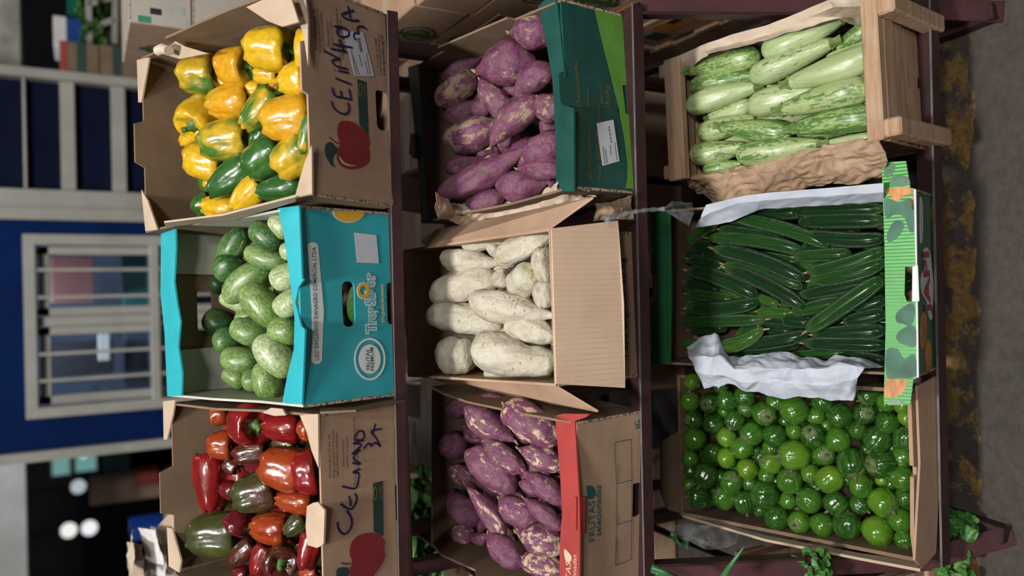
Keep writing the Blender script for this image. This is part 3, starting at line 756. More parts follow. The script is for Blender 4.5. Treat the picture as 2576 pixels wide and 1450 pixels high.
# ------------------------------------------------------------------ the nine boxes
# A: apple carton with yellow peppers
w, hf, hb, d = BOX['A'][5:]
def fx(k, x, y): q = on(k, 'y', 0, x, y); return (q.x, q.z)
def bxp(k, x, y): q = on(k, 'y', BOX[k][8], x, y); return (q.x, q.z)
def topline(pts): return pts
s_ = lambda v: v
tabA = [(w/2, hf), (w/2 - .115, hf), (w/2 - .12, hf + .012), (w/2 - .215, hf + .012), (w/2 - .22, hf - .001), (-w/2, hf)]
backA = [(w/2, hb), (.055, hb), (.045, hb + .022), (-.045, hb + .022), (-.055, hb), (-w/2, hb)]
holeA = [rrect(on('A', 'y', 0, 968, 280).x, .0195, .085, .034, .010)]
A = carton('A', 'open_carton', 'open kraft fruit carton with a red apple print holding yellow peppers', 'carton', M['kraft'], M['kraft_in'], tabA, holeA, backA, side_r=[(.20, hf + .035), (.42, hb + .02), (.44, hb - .01)], side_l=[(.1, hf + .012), (.3, hb - .012)])
r_ = A['root']
plate('corner_lip', [on('A', 'z', hf, *c1(*p)) for p in ((1108, 885), (1110, 1188), (1005, 1205), (1030, 1110), (1062, 1000))], .004, M['kraft_pale'], r_, direction=(0, 0, 1))
plate('corner_lip', [on('A', 'z', hf, *c1(*p)) for p in ((1060, -90), (1084, 120), (1086, 405), (1058, 215), (975, -30))], .004, M['kraft_pale'], r_, direction=(0, 0, 1))
plate('corner_lip', [on('A', 'z', hb, *A3(*p)) for p in ((48, 268), (130, 252), (100, 420), (78, 548), (58, 550))], .004, M['kraft_pale'], r_, direction=(0, 0, 1))
plate('corner_lip', [on('A', 'z', hb, *A3(*p)) for p in ((78, 1128), (120, 1200), (186, 1392), (105, 1402))], .004, M['kraft_pale'], r_, direction=(0, 0, 1))
plate('torn_flap', [on('A', 'z', hf + .028, *A4(*p)) for p in ((305, 92), (600, -40), (835, -40), (935, 270), (735, 326), (560, 260))], .004, M['kraft_pale'], r_, direction=(0, 0, 1))
link('curled_tab', tube_geo([on('A', 'z', hb + .035, *A3(*p)) for p in ((178, 205), (212, 190), (250, 205))], .011, 12), M['paper_tan'], A['back'])
plate('folded_flap', [on('A', 'z', hb + .004, *A3(*p)) for p in ((250, 190), (305, 145), (370, 180), (520, 225), (330, 262), (255, 240))], .004, M['kraft_pale'], r_, direction=(0, 0, 1))
plate('glued_flap', [on('A', 'x', -w/2 - .004, *c1(*p)) for p in ((200, 1345), (560, 1300), (1000, 1185), (1000, 1215), (620, 1330), (210, 1370))], .004, M['kraft_pale'], r_, direction=(-1, 0, 0))

def apple_print(k, par, AP, LF, ST, STR, hl=None, txt=()):
    decal(k, par, 'apple_print', smooth_poly(AP), M['apple'])
    decal(k, par, 'leaf_print', smooth_poly(LF), M['ink_green'])
    strokes(k, par, [ST], .0028, M['ink_green'], name='stalk_print')
    decal(k, par, 'logo_stripe', STR, M['ink_green'])
    if hl: decal(k, par, 'apple_highlight', smooth_poly(hl), M['ink_cream'], -.0014)
    for body, p0, p1 in txt: text(k, par, body, p0, p1, M['ink_text'])
P = A['front']
apple_print('A', P, TT(A2, [(290, 600), (340, 590), (400, 595), (460, 620), (520, 665), (570, 715), (605, 770), (615, 840), (605, 890), (613, 950), (612, 1020), (580, 1070), (520, 1105), (430, 1125), (350, 1115), (290, 1080), (255, 1020), (252, 960), (260, 910), (283, 850), (265, 780), (255, 720), (262, 650)]),
            TT(A2, [(150, 830), (190, 825), (225, 860), (255, 890), (250, 930), (215, 980), (205, 1040), (220, 1085), (240, 1100), (200, 1090), (165, 1045), (130, 980), (118, 920), (125, 860)]),
            TT(A2, [(170, 765), (205, 800), (240, 825), (275, 840)]), TT(A2, [(478, 128), (578, 160), (602, 748), (500, 630)]),
            TT(A2, [(280, 980), (330, 1045), (400, 1075), (465, 1085), (390, 1090), (320, 1065), (285, 1010)]),
            [('Recomenda-se manter sob', A1(215, 695), A1(180, 130)), ('refrigeração de 0º à 5ºC ou em', A1(266, 745), A1(222, 115)), ('lugares frescos e ventilados.', A1(314, 745), A1(270, 150)),
             ('EMPILHAMENTO', A1(388, 655), A1(366, 300)), ('MÁXIMO 10 CAIXAS.', A1(438, 660), A1(410, 290)), ('Produzido, embalado e comercializado por:', A1(550, 975), A1(485, 85)), ('AGROPASTORIL SCHIO S.A', A1(584, 830), A1(540, 270)),
             ('Fone: (54) 3511 8888', A1(1070, 945), A1(1040, 540)), ('E-mail: agro@agroschio.agr.br', A1(1114, 1055), A1(1076, 470)), ('www.agroschio.agr.br', A1(1165, 1065), A1(1128, 490))])
text('A', P, 'SCHIO', A2(580, 335), A2(576, 185), M['ink_gold'], 1.2, -.0013, bold=.01)
ring('A', P, 'logo_ring', *A2(512, 245), 5, 17, .75, M['ink_gold'], -.0013)
decal('A', P, 'sticker', TT(A1, [(570, 435), (855, 455), (1012, 1072), (735, 1068)]), M['sticker'], -.0013)
for xx, yy0, yy1 in ((800, 540, 740),):
    for i in range(12):
        t = i / 12; p = (775 + 40 * t, 540 + 200 * t)
        strokes('A', P, [[A1(*p), A1(p[0] + 40, p[1] + 4)]], .0011 if i % 3 else .0018, M['ink_text'], -.0021, 'barcode_bar')
for a_, b_ in (((690, 700), (760, 1050)), ((720, 800), (800, 1055)), ((900, 740), (960, 1050)), ((880, 850), (930, 1050)), ((800, 770), (840, 930))):
    strokes('A', P, [[A1(*a_), A1(*b_)]], .0014, M['ink_text'], -.0021, 'sticker_text_line')
strokes('A', P, [TT(A2, l) for l in ([(195, 370), (215, 440), (270, 490), (340, 515), (383, 480), (385, 430), (375, 385)], [(200, 220), (230, 310), (310, 330), (410, 355)], [(410, 355), (400, 300), (385, 235)], [(302, 320), (295, 255)], [(235, 115), (320, 150), (410, 185)])]
        + [TT(A1, l) for l in ([(505, 990), (580, 1005), (650, 1020)], [(456, 975), (460, 988)], [(640, 970), (560, 950), (470, 920), (425, 870), (440, 838), (530, 830)], [(530, 830), (420, 770), (310, 712)], [(440, 620), (580, 645), (710, 670)], [(400, 680), (520, 705), (630, 730)], [(520, 550), (560, 640), (590, 730)],
                         [(445, 370), (530, 375), (610, 400), (655, 450), (650, 500), (600, 520), (540, 510), (495, 470), (492, 430), (535, 378)], [(905, 410), (850, 370), (790, 375), (775, 420), (803, 475)], [(803, 478), (750, 460), (727, 490), (735, 540), (765, 560)], [(725, 145), (600, 180), (558, 210), (600, 250), (700, 285), (800, 285)], [(640, 80), (660, 160), (675, 255)])], .0042, M['ink_blue'], -.0025)

# B: teal carton with pale cucumbers
w, hf, hb, d = BOX['B'][5:]
def px_rrect(k, x0, y0, x1, y1, r, y=0.0):
    a, b = on(k, 'y', y, x0, y1), on(k, 'y', y, x1, y0)
    c0, c1_ = on(k, 'y', y, x0, y0), on(k, 'y', y, x1, y1)
    l, rr_ = (a.x + c1_.x) / 2, (b.x + c0.x) / 2; t, bt_ = (a.z + c0.z) / 2, (b.z + c1_.z) / 2
    return rrect((l + rr_) / 2, (t + bt_) / 2, abs(rr_ - l), abs(t - bt_), r, y)
hB = px_rrect('B', *B1(382, 468), *B1(482, 828), .012)
hB2 = px_rrect('B', *B1(738, 478), *B1(795, 808), .008)
hB2 = [(x, y, max(z, .006)) for x, y, z in hB2]
qb = on('B', 'y', d, 513, 784)
B = carton('B', 'open_carton', 'open teal printed carton with white lettering holding pale green cucumbers', 'carton', M['teal'], M['kraft_in'], None, [hB, hB2], None, [rrect(.0, .20, .10, .036, .010, d)], side_m=M['white_inner'], side_r=[(.15, hf + .01), (.3, hb - .012)], side_l=[(.15, hf + .01), (.3, hb - .02)])
r_ = B['root']; P = B['front']
plate('front_lip', [on('B', 'z', hf, *c2(*p)) for p in ((985, 48), (1005, 540), (1018, 545), (980, 600), (960, 700), (1000, 860), (1025, 885), (1005, 1392), (872, 1382), (905, 1200), (950, 1020), (955, 800), (925, 560), (905, 400), (880, 230), (840, 66))], .004, M['teal'], r_, direction=(0, 0, 1))
plate('back_lip', [on('B', 'z', hb, *c2(*p)) for p in ((52, 206), (150, 202), (152, 340), (140, 560), (158, 690), (182, 830), (168, 1000), (195, 1180), (190, 1332), (95, 1335), (75, 900), (48, 640))], .004, M['teal'], r_, direction=(0, 0, 1))
for s in (-1, 1): plate('inner_flap', [(s * (w/2 - .006), d - .012, .05), (s * (w/2 - .11), d - .012, .06), (s * (w/2 - .105), d - .012, hb - .004), (s * (w/2 - .006), d - .012, hb - .004)], .003, M['white_inner'], r_)
pl = [B1(105, 180), B1(120, 163), B1(150, 157), B1(178, 165), B1(190, 182), B1(235, 700), B1(220, 1095), B1(205, 1118), B1(175, 1125), B1(148, 1116), B1(135, 1095), B1(142, 700)]
decal('B', P, 'text_band', pl, M['ink_white'])
text('B', P, 'USO EXCLUSIVO DANAGRO COMERCIAL LTDA.', B1(196, 1092), B1(170, 190), M['ink_teal'], 1.15, -.0014, bold=.012)
decal('B', P, 'white_print_square', TT(B1, [(475, 80), (652, 100), (672, 325), (498, 318)]), M['sticker'])
text('B', P, 'TropSabor', B1(650, 882), B1(634, 398), M['ink_white'], 1.25, -.0010, bold=.09, name='printed_logo_outline')
text('B', P, 'TropSabor', B1(646, 872), B1(631, 408), M['teal'], 1.2, -.0018, bold=.0, name='printed_logo')
ring('B', P, 'logo_ring', *B1(548, 542), 16.5, 21.5, .5, M['ink_white'], -.0012); ring('B', P, 'logo_ring', *B1(548, 542), 14.5, 19.5, .56, M['ink_yellow'], -.0020)
text('B', P, 'Dá gosto de comer', B1(716, 790), B1(704, 486), M['ink_white'], 1.0, -.0010, bold=.07, name='printed_slogan_outline')
text('B', P, 'Dá gosto de comer', B1(714, 786), B1(702, 490), M['ink_yellow'], 1.0, -.0018, bold=.02, name='printed_slogan')
ring('B', P, 'badge_ring', *B1(600, 1085), 39.5, 53.5, .90, M['ink_white']); decal('B', P, 'badge_disc', ellipse_px(*B1(600, 1085), 27.5, 37), M['ink_white'])
text('B', P, 'FRUTAS', B1(600, 1168), B1(594, 1008), M['ink_teal'], 1.0, -.0014, bold=.01); text('B', P, 'PREMIUM', B1(634, 1176), B1(626, 992), M['ink_teal'], 1.0, -.0014, bold=.01)
hd = lambda f_: [c2(1308 + 112 * f_ * math.cos(a), 84 + 80 * f_ * math.sin(a)) for a in [math.pi * i / 20 for i in range(21)]]
decal('B', P, 'corner_badge', hd(1.0), M['ink_white'], -.0009); decal('B', P, 'corner_badge', hd(.92), M['ink_yellow'], -.0016)

# C: second apple carton with red peppers
w, hf, hb, d = BOX['C'][5:]
backC = [(w/2, hb), (.052, hb), (.042, hb + .03), (-.05, hb + .03), (-.06, hb), (-w/2, hb)]
qh = on('C', 'y', 0, *C1(690, 830))
C = carton('C', 'open_carton', 'open kraft fruit carton with a red apple print holding red peppers', 'carton', M['kraft'], M['kraft_in'], None, [rrect(qh.x, .0195, .085, .034, .010)], backC, side_r=[(.15, hf + .012), (.3, hb - .01)], side_l=[(.2, hf + .02), (.4, hb + .012)])
r_ = C['root']; P = C['front']
plate('corner_lip', [on('C', 'z', hf, *c3(*p)) for p in ((1278, 190), (1282, 608), (1230, 480), (1190, 330), (1135, 196))], .004, M['kraft_pale'], r_, direction=(0, 0, 1))
plate('handle_tab', [on('C', 'z', hf, *c3(*p)) for p in ((1275, 872), (1330, 935), (1320, 1200), (1270, 1228), (1195, 1205), (1182, 1060), (1192, 905), (1240, 878))], .004, M['kraft_pale'], r_, direction=(0, 0, 1))
plate('corner_lip', [on('C', 'z', hb, *c3(*p)) for p in ((75, 92), (168, 82), (150, 200), (106, 388), (80, 390))], .004, M['kraft_pale'], r_, direction=(0, 0, 1))
plate('corner_lip', [on('C', 'z', hb, *c3(*p)) for p in ((105, 1068), (145, 1078), (215, 1330), (200, 1420), (120, 1370))], .004, M['kraft_pale'], r_, direction=(0, 0, 1))
plate('torn_tab', [on('C', 'z', hf + .02, *c3(*p)) for p in ((845, 180), (915, 142), (1000, 150), (1028, 200), (940, 205))], .004, M['kraft_pale'], r_, direction=(0, 0, 1))
plate('glued_flap', [on('C', 'x', w/2 + .004, *c3(*p)) for p in ((1280, 150), (1460, 158), (1560, 150), (1940, 70), (1940, 100), (1560, 175), (1280, 190))], .004, M['kraft_in'], r_, direction=(1, 0, 0))
apple_print('C', P, TT(C1, [(470, 1095), (520, 1120), (550, 1170), (545, 1225), (550, 1290), (520, 1360), (470, 1430), (430, 1480), (380, 1500), (320, 1490), (270, 1460), (262, 1400), (280, 1330), (262, 1270), (270, 1190), (310, 1130), (380, 1098)]),
            TT(C1, [(150, 1440), (160, 1390), (200, 1378), (250, 1390), (250, 1450), (200, 1500), (165, 1500)]), TT(C1, [(190, 1340), (230, 1350), (270, 1348)]), TT(C1, [(455, 682), (535, 660), (540, 1118), (460, 1082)]), None,
            [('Recomenda-se manter sob', C1(106, 632), C1(98, 275)), ('refrigeração de 0º à 5ºC ou em', C1(140, 642), C1(131, 240)), ('lugares frescos e ventilados.', C1(168, 630), C1(160, 255)), ('EMPILHAMENTO', C1(222, 535), C1(215, 315)), ('MÁXIMO 10 CAIXAS.', C1(253, 552), C1(247, 285)),
             ('Produzido, embalado e comercializado por:', C1(314, 690), C1(304, 125)), ('AGROPASTORIL SCHIO S.A', C1(339, 590), C1(332, 222)), ('Fone: (54) 3511 8888', C1(656, 462), C1(649, 210)), ('E-mail: agro@agroschio.agr.br', C1(682, 516), C1(672, 150)), ('www.agroschio.agr.br', C1(714, 502), C1(706, 145))])
text('C', P, 'SCHIO', C1(532, 815), C1(528, 700), M['ink_gold'], 1.2, -.0013, bold=.01); ring('C', P, 'logo_ring', *C1(475, 765), 4.5, 17, .75, M['ink_gold'], -.0013)
strokes('C', P, [TT(C1, l) for l in ([(160, 1000), (168, 1060), (212, 1103), (258, 1070), (280, 1010), (265, 950), (235, 910)], [(185, 850), (230, 885), (272, 895), (308, 850), (320, 800), (303, 765)], [(265, 870), (268, 835), (255, 785)], [(200, 705), (290, 725), (320, 708), (335, 650), (335, 598), (290, 590), (350, 562)], [(285, 512), (350, 520), (292, 470), (350, 400), (280, 440), (360, 362), (292, 350), (378, 322), (302, 318), (330, 258), (368, 248), (385, 290), (370, 312)],
                                     [(378, 395), (402, 360), (430, 350), (440, 372), (470, 345), (512, 366), (514, 380)], [(514, 378), (490, 320), (468, 288), (442, 250), (525, 228)], [(455, 275), (475, 185)])], .0040, M['ink_blue'], -.0025)

# D: dark green carton with sweet potatoes
w, hf, hb, d = BOX['D'][5:]
q1, q2 = on('D', 'y', 0, *D1(180, 220)), on('D', 'y', 0, *D1(180, 578))
ftD = [(w/2, hf), (q1.x + .004, hf), (q1.x - .008, hf + .018), (q2.x + .01, hf + .018), (q2.x, hf), (-w/2, hf)]
nb = on('D', 'y', 0, *D1(720, 345)).x, on('D', 'y', 0, *D1(740, 645)).x
Dd = carton('D', 'open_carton', 'open dark green carton with lime stripe holding purple sweet potatoes', 'carton', M['dgreen'], M['kraft_in'], ftD, [rrect((nb[0] + nb[1]) / 2, .016, abs(nb[0] - nb[1]), .024, .004)], None, side_r=[(.12, hf + .03), (.121, hf + .05), (.33, hb + .012), (.335, hb - .012)], side_l=[(.2, hf + .015)])
r_ = Dd['root']; P = Dd['front']
plate('front_lip', [on('D', 'z', hf, *c4(*p)) for p in ((1025, -10), (1075, 465), (1062, 490), (1068, 640), (1128, 660), (1132, 1165), (1060, 1165), (1022, 1090), (1015, 800), (1000, 500), (960, 250), (912, 40), (950, 5))], .004, M['dgreen'], r_, direction=(0, 0, 1))
plate('back_lip', [on('D', 'z', hb, *c4(*p)) for p in ((120, 412), (182, 390), (205, 700), (215, 900), (240, 1335), (215, 1345), (180, 1000), (160, 800))], .004, M['dgreen'], r_, direction=(0, 0, 1))
plate('torn_tab', [on('D', 'y', d + .004, *c4(*p)) for p in ((130, 815), (175, 805), (185, 960), (150, 965), (122, 930))], .004, M['kraft'], r_)
decal('D', P, 'lime_wave', [c4(1245, 45), c4(1275, 180), c4(1330, 400), c4(1390, 640), c4(1430, 850), c4(1448, 1000), c4(1445, 1100), c4(1432, 1145), c4(1482, 1150), c4(1476, 1000), c4(1472, 800), c4(1468, 700), c4(1435, 690), c4(1415, 520), c4(1448, 515), c4(1440, 400), c4(1412, 88)], M['lgreen'], -.0007)
for body, p0, p1, asp in (('Frutas Selecionadas', (266, 752), (212, 98), 1.0), ('PESO', (483, 530), (466, 390), 1.0), ('18.0kg', (543, 578), (532, 345), 1.0), ('FAZENDA EM TOLEDO EDEN', (334, 1290), (330, 840), 1), ('PROJETO MANIÇOBA S/N - ZONA RURAL    JUAZEIRO-BA', (358, 1290), (326, 380), 1), ('Tel. (74) 99971', (424, 1095), (414, 800), 1), ('E-mail: fazenda@exportação', (452, 1295), (434, 530), 1)):
    text('D', P, body, D1(*p0), D1(*p1), M['ink_gold'], asp, -.0013)
decal('D', P, 'sticker', TT(D1, [(405, 728), (575, 690), (637, 1112), (465, 1160)]), M['sticker'], -.0018)
for i in range(13):
    t = i / 13; p = (522 + 27 * t, 765 + 170 * t); strokes('D', P, [[D1(*p), D1(p[0] + 16, p[1] - 3)]], .0010 if i % 3 else .0017, M['ink_text'], -.0026, 'barcode_bar')
for a_, b_ in (((470, 960), (492, 1140)), ((495, 990), (512, 1130)), ((590, 920), (612, 1100)), ((545, 950), (552, 1050))): strokes('D', P, [[D1(*a_), D1(*b_)]], .0013, M['ink_text'], -.0026, 'sticker_text_line')
strokes('D', P, [[D1(195, 1385), D1(340, 1412)]], .004, M['edge'], -.001, 'cut_edge')

# E: plain kraft carton with white roots, flaps open
w, hf, hb, d = BOX['E'][5:]
E_ = carton('E', 'open_carton', 'plain kraft carton with opened flaps holding white roots', 'carton', M['kraft'], M['kraft'], None, (), None)
r_ = E_['root']
L4 = [on('E', 'y', -.004, *c5(*p)) for p in ((1120, 1252), (1088, 203))]; L5 = [on('E', 'y', -.035, *c5(*p)) for p in ((1535, 150), (1583, 1278))]
plate('front_flap', [L4[0], L4[1], L5[0], (L5[0] + L5[1]) / 2 + Vector((0, -.003, -.004)), L5[1]], .004, M['kraft_new'], r_, direction=(0, -1, .2))
plate('side_flap', [on('E', 'x', w/2, *p) for p in ((1075, 622), (1385, 577))] + [on('E', 'x', w/2 + .05, *p) for p in ((1493, 500), (1350, 549), (1098, 582), (1056, 606))], .004, M['kraft'], r_, direction=(0, 0, 1))
plate('side_flap', [on('E', 'x', -w/2, *p) for p in ((1080, 943), (1397, 968))] + [on('E', 'x', -w/2 - .05, *p) for p in ((1505, 1033), (1316, 1000), (1136, 972))], .004, M['kraft'], r_, direction=(0, 0, 1))
plate('back_flap', [on('E', 'y', d, *p) for p in ((1030, 640), (1040, 930))] + [on('E', 'y', d + .06, *p) for p in ((1018, 800), (1012, 630))], .004, M['kraft_pale'], r_, direction=(0, 0, 1))
text('E', E_['front'], 'Peso Líquido: 20 kg', (1580, 898), (1572, 648), M['ink_green'], 1.1, -.0012, bold=.01)

# F: kraft carton with a red lip
w, hf, hb, d = BOX['F'][5:]
q1, q2 = on('F', 'y', 0, *F1(740, 640)), on('F', 'y', 0, *F1(735, 930))
Ff = carton('F', 'open_carton', 'open kraft carton with a red lip holding scuffed sweet potatoes', 'carton', M['kraft'], M['kraft_in'], None, [rrect((q1.x + q2.x) / 2, .014, abs(q1.x - q2.x), .022, .003)], None, side_l=[(.1, hf + .02), (.25, hb + .035), (.30, hb + .005), (.42, hb + .02)], side_r=[(.12, hf + .03), (.3, hb + .03), (.42, hb + .02)])
r_ = Ff['root']; P = Ff['front']
lip = plate('front_lip', [on('F', 'z', hf, *F1(*p)) for p in ((205, 95), (232, 560), (245, 800), (250, 1090), (245, 1700), (72, 1700), (75, 1180), (95, 900), (78, 560), (55, 300), (35, 60), (120, 78))], .004, M['red'], r_, direction=(0, 0, 1))
plate('folded_corner', [on('F', 'z', hf + .006, *F1(*p)) for p in ((35, 55), (110, 38), (335, 40), (300, 70), (205, 98))], .004, M['red'], r_, direction=(0, 0, 1))
plate('handle_tab', [on('F', 'y', -.01, *F1(*p)) for p in ((205, 770), (290, 760), (280, 1090), (240, 1085), (205, 1040))], .006, M['red'], r_)
text('F', P, 'FRUTAS', F1(368, 1142), F1(366, 790), M['ink_teal'], 1.0, -.0012); text('F', P, 'selecionadas', F1(420, 1095), F1(418, 658), M['ink_teal'], 1.0, -.0012, bold=.008)
decal('F', P, 'leaf_print', smooth_poly(TT(F1, [(298, 668), (340, 668), (368, 700), (368, 750), (340, 780), (310, 772), (298, 720)])), M['ink_teal'])
strokes('F', P, [TT(F1, l) for l in ([(540, 290), (683, 262)], [(683, 262), (690, 615)], [(690, 615), (688, 965)], [(688, 965), (683, 1305)], [(683, 1305), (545, 1362)], [(545, 1362), (555, 1005)], [(555, 1005), (555, 650)], [(555, 650), (540, 290)], [(555, 650), (693, 615)], [(555, 1005), (688, 965)])], .0016, M['ink_teal'], -.0010, 'printed_table')
for body, p0, p1 in (('Peso líquido', (577, 625), (570, 485)), ('Tipo', (575, 985), (572, 930)), ('Data embalagem', (570, 1345), (564, 1120))): text('F', P, body, F1(*p0), F1(*p1), M['ink_teal'], 1)
text('F', P, 'JC', F1(758, 170), F1(752, 90), M['ink_teal'], 1.0, bold=.02)
text('F', lip, 'FRUTAS', F1(160, 1660), F1(160, 1335), M['ink_cream'], 1.0, hf + .0045, 'z'); text('F', lip, 'selecionadas', F1(208, 1640), F1(208, 1270), M['ink_cream'], 1.0, hf + .0045, 'z')
decal('F', lip, 'leaf_print', smooth_poly(TT(F1, [(104, 1215), (140, 1245), (165, 1280), (160, 1320), (125, 1328), (105, 1280)])), M['ink_cream'], hf + .0045, 'z')

# G: wooden crate with zucchini
w, hf, hb, d = BOX['G'][5:]
G = tag(empty('wooden_crate', mw('G')), 'rough wooden slat crate lined with paper holding striped zucchini', 'crate')
bx('bottom_board', (-w/4, d/2, .006), (w/2 - .006, d, .011), M['wood'], G); bx('bottom_board', (w/4, d/2, .006), (w/2 - .006, d, .011), M['wood'], G)
bx('top_slat', (0, .009, hf - .005), (w, .034, .020), M['wood'], G, bev=.003)
for i, (z, h, yy) in enumerate(((hf - .042, .040, .0), (hf - .085, .040, .004), (hf - .128, .040, .008), (.064, .042, .010))):
    bx('end_slat', (0, yy, z), (w * (1 - .004 * i), .014, h), M['wood'], G, bev=.002)
for xx, ww in ((-w/4 - .004, w/2 - .012), (w/4 + .004, w/2 - .012)): bx('end_slat', (xx, .014, .022), (ww, .016, .038), M['wood'], G, bev=.002)
for s in (-1, 1):
    bx('corner_post', (s * (w/2 - .022), -.022, hf * .5), (.036, .036, hf * 1.0), M['wood'], G, bev=.004)
    bx('corner_post', (s * (w/2 - .018), d + .018, hb * .5 + .006), (.034, .034, hb + .02), M['wood'], G, bev=.004)
    for z in (.03, .085, .14, .195): bx('side_slat', (s * (w/2 - .004), d/2, z), (.008, d, .044), M['wood'], G, bev=.001)
bx('top_slat', (0, d - .008, hb + .006), (w + .012, .050, .022), M['wood'], G, bev=.003)
for z in (.04, .10, .16, .22): bx('end_slat', (0, d - .004, z), (w, .010, .048), M['wood'], G, bev=.002)

# H: bright green carton with cucumbers
w, hf, hb, d = BOX['H'][5:]
q = on('H', 'y', 0, *H1(335, 745))
H = carton('H', 'open_carton', 'open bright green printed carton with white paper lining holding dark cucumbers', 'carton', M['fgreen_dark'], M['kraft_in'], None, (), None, [rrect(-.02, hb - .028, .085, .024, .008, d)])
r_ = H['root']; P = H['front']
lip = plate('front_lip', [on('H', 'z', hf, *H1(*p)) for p in ((22, 40), (35, 20), (165, 15), (190, 170), (212, 175), (222, 640), (160, 635), (156, 800), (170, 840), (235, 845), (228, 1290), (208, 1300), (190, 1448), (60, 1450), (34, 1430), (45, 1000), (38, 500))], .004, M['fgreen'], r_, direction=(0, 0, 1))
plate('white_edge_strip', [on('H', 'z', hf + .002, *H1(*p)) for p in ((210, 178), (224, 182), (230, 620), (240, 1285), (229, 1290), (222, 640))], .004, M['sticker'], r_, direction=(0, 0, 1))
decal('H', lip, 'white_label', TT(H1, [(200, 635), (232, 628), (240, 838), (198, 842)]), M['ink_white'], hf + .0048, 'z')
for nm, mt, pts in (('orange_slice_print', 'ink_orange', [(40, 178), (110, 170), (190, 172), (200, 205), (150, 215), (130, 240), (90, 245), (75, 215), (45, 205)]), ('orange_slice_print', 'ink_orange', [(48, 1300), (120, 1298), (165, 1300), (160, 1350), (120, 1395), (40, 1405)]), ('orange_slice_print', 'ink_orange', [(185, 250), (205, 215), (212, 260), (212, 300), (195, 290)]),
                    ('leaf_print', 'ink_greygreen', [(95, 365), (140, 370), (150, 400), (110, 465), (60, 490), (50, 440)]), ('leaf_print', 'ink_greygreen', [(35, 235), (120, 255), (205, 240), (208, 420), (180, 420), (150, 340), (90, 330), (45, 350)]), ('leaf_print', 'ink_greygreen', [(150, 870), (200, 850), (215, 900), (205, 960), (180, 985), (140, 970), (105, 960), (105, 910)]),
                    ('leaf_print', 'ink_greygreen', [(110, 1030), (160, 990), (215, 990), (220, 1100), (160, 1100), (110, 1070)]), ('leaf_print', 'ink_greygreen', [(45, 1130), (110, 1120), (150, 1180), (210, 1150), (222, 1280), (120, 1290), (50, 1285)]), ('leaf_print', 'fgreen_dark', [(40, 40), (90, 25), (95, 70), (60, 110), (35, 100)]), ('leaf_print', 'fgreen_dark', [(70, 110), (160, 100), (185, 150), (120, 165), (70, 150)]), ('leaf_print', 'fgreen_dark', [(60, 1430), (80, 1415), (130, 1420), (150, 1440), (70, 1448)])):
    decal('H', lip, nm, smooth_poly(TT(H1, pts), 3), M[mt], hf + .0045, 'z')
for nm, mt, pts, e in (('orange_slice_print', 'ink_orange', [(262, 905), (280, 930), (283, 1030), (268, 1110), (250, 1120), (245, 1040), (250, 930)], -.0008), ('orange_slice_print', 'ink_orange', [(292, 1065), (310, 1100), (313, 1180), (300, 1255), (280, 1255), (275, 1160), (280, 1090)], -.0008), ('label_shape', 'ink_white', [(268, 530), (300, 540), (315, 650), (325, 760), (318, 880), (315, 945), (298, 935), (285, 850), (255, 790), (250, 700), (268, 640)], -.0006), ('label_shape', 'ink_white', [(245, 225), (258, 260), (262, 400), (255, 492), (245, 480), (243, 330)], -.0006), ('orange_slice_print', 'ink_orange', [(318, 250), (326, 300), (328, 370), (320, 372), (312, 320)], -.0008)):
    decal('H', P, nm, smooth_poly(TT(H1, pts), 3), M[mt], e)
text('H', P, 'JAPI', H1(308, 920), H1(296, 545), M['ink_red'], .95, -.0016, bold=.03)
strokes('H', P, [TT(H1, [(250, 250), (252, 330), (256, 470)])], .002, M['ink_text'], -.0012, 'printed_line')
plate('back_lip', [on('H', 'z', hb, *c8(*p)) for p in ((88, 308), (200, 300), (205, 700), (202, 1165), (90, 1165), (95, 820), (118, 800), (118, 660), (88, 655))], .004, M['fgreen_dark'], r_, direction=(0, 0, 1))

# I: kraft carton with jilo fruit
w, hf, hb, d = BOX['I'][5:]
I_ = carton('I', 'open_carton', 'open kraft carton of round green eggplants at the photo bottom right', 'carton', M['kraft'], M['kraft_in'], [(w/2, hf + .004), (.02, hf), (.015, hf - .012), (.0, hf - .012), (-.004, hf), (-.12, hf + .004), (-w/2, hf - .006)], (), None, thick=.008)
r_ = I_['root']
plate('outer_flap', [on('I', 'y', -.006, *c9(*p)) for p in ((1850, 185), (1870, 700), (1835, 1340), (1885, 1395), (1975, 1290), (2000, 700), (2005, 110), (1930, 150))], .005, M['kraft'], r_, direction=(0, -1, 0))
plate('side_flap', [on('I', 'x', -w/2 - .002, *c9(*p)) for p in ((300, 1028), (860, 1180), (1500, 1300), (1835, 1345), (1885, 1402), (1500, 1330), (860, 1205), (310, 1045))], .006, M['kraft_pale'], r_)
plate('back_flap', [on('I', 'y', d, *c9(*p)) for p in ((300, 100), (330, 300), (290, 480), (160, 560), (160, 900), (210, 1010), (300, 1035))], .005, M['kraft_in'], r_)
ORD = ['topmost', 'second', 'third', 'fourth', 'fifth', 'sixth', 'seventh', 'eighth', 'ninth', 'tenth', 'eleventh', 'twelfth', 'thirteenth', 'fourteenth', 'fifteenth']
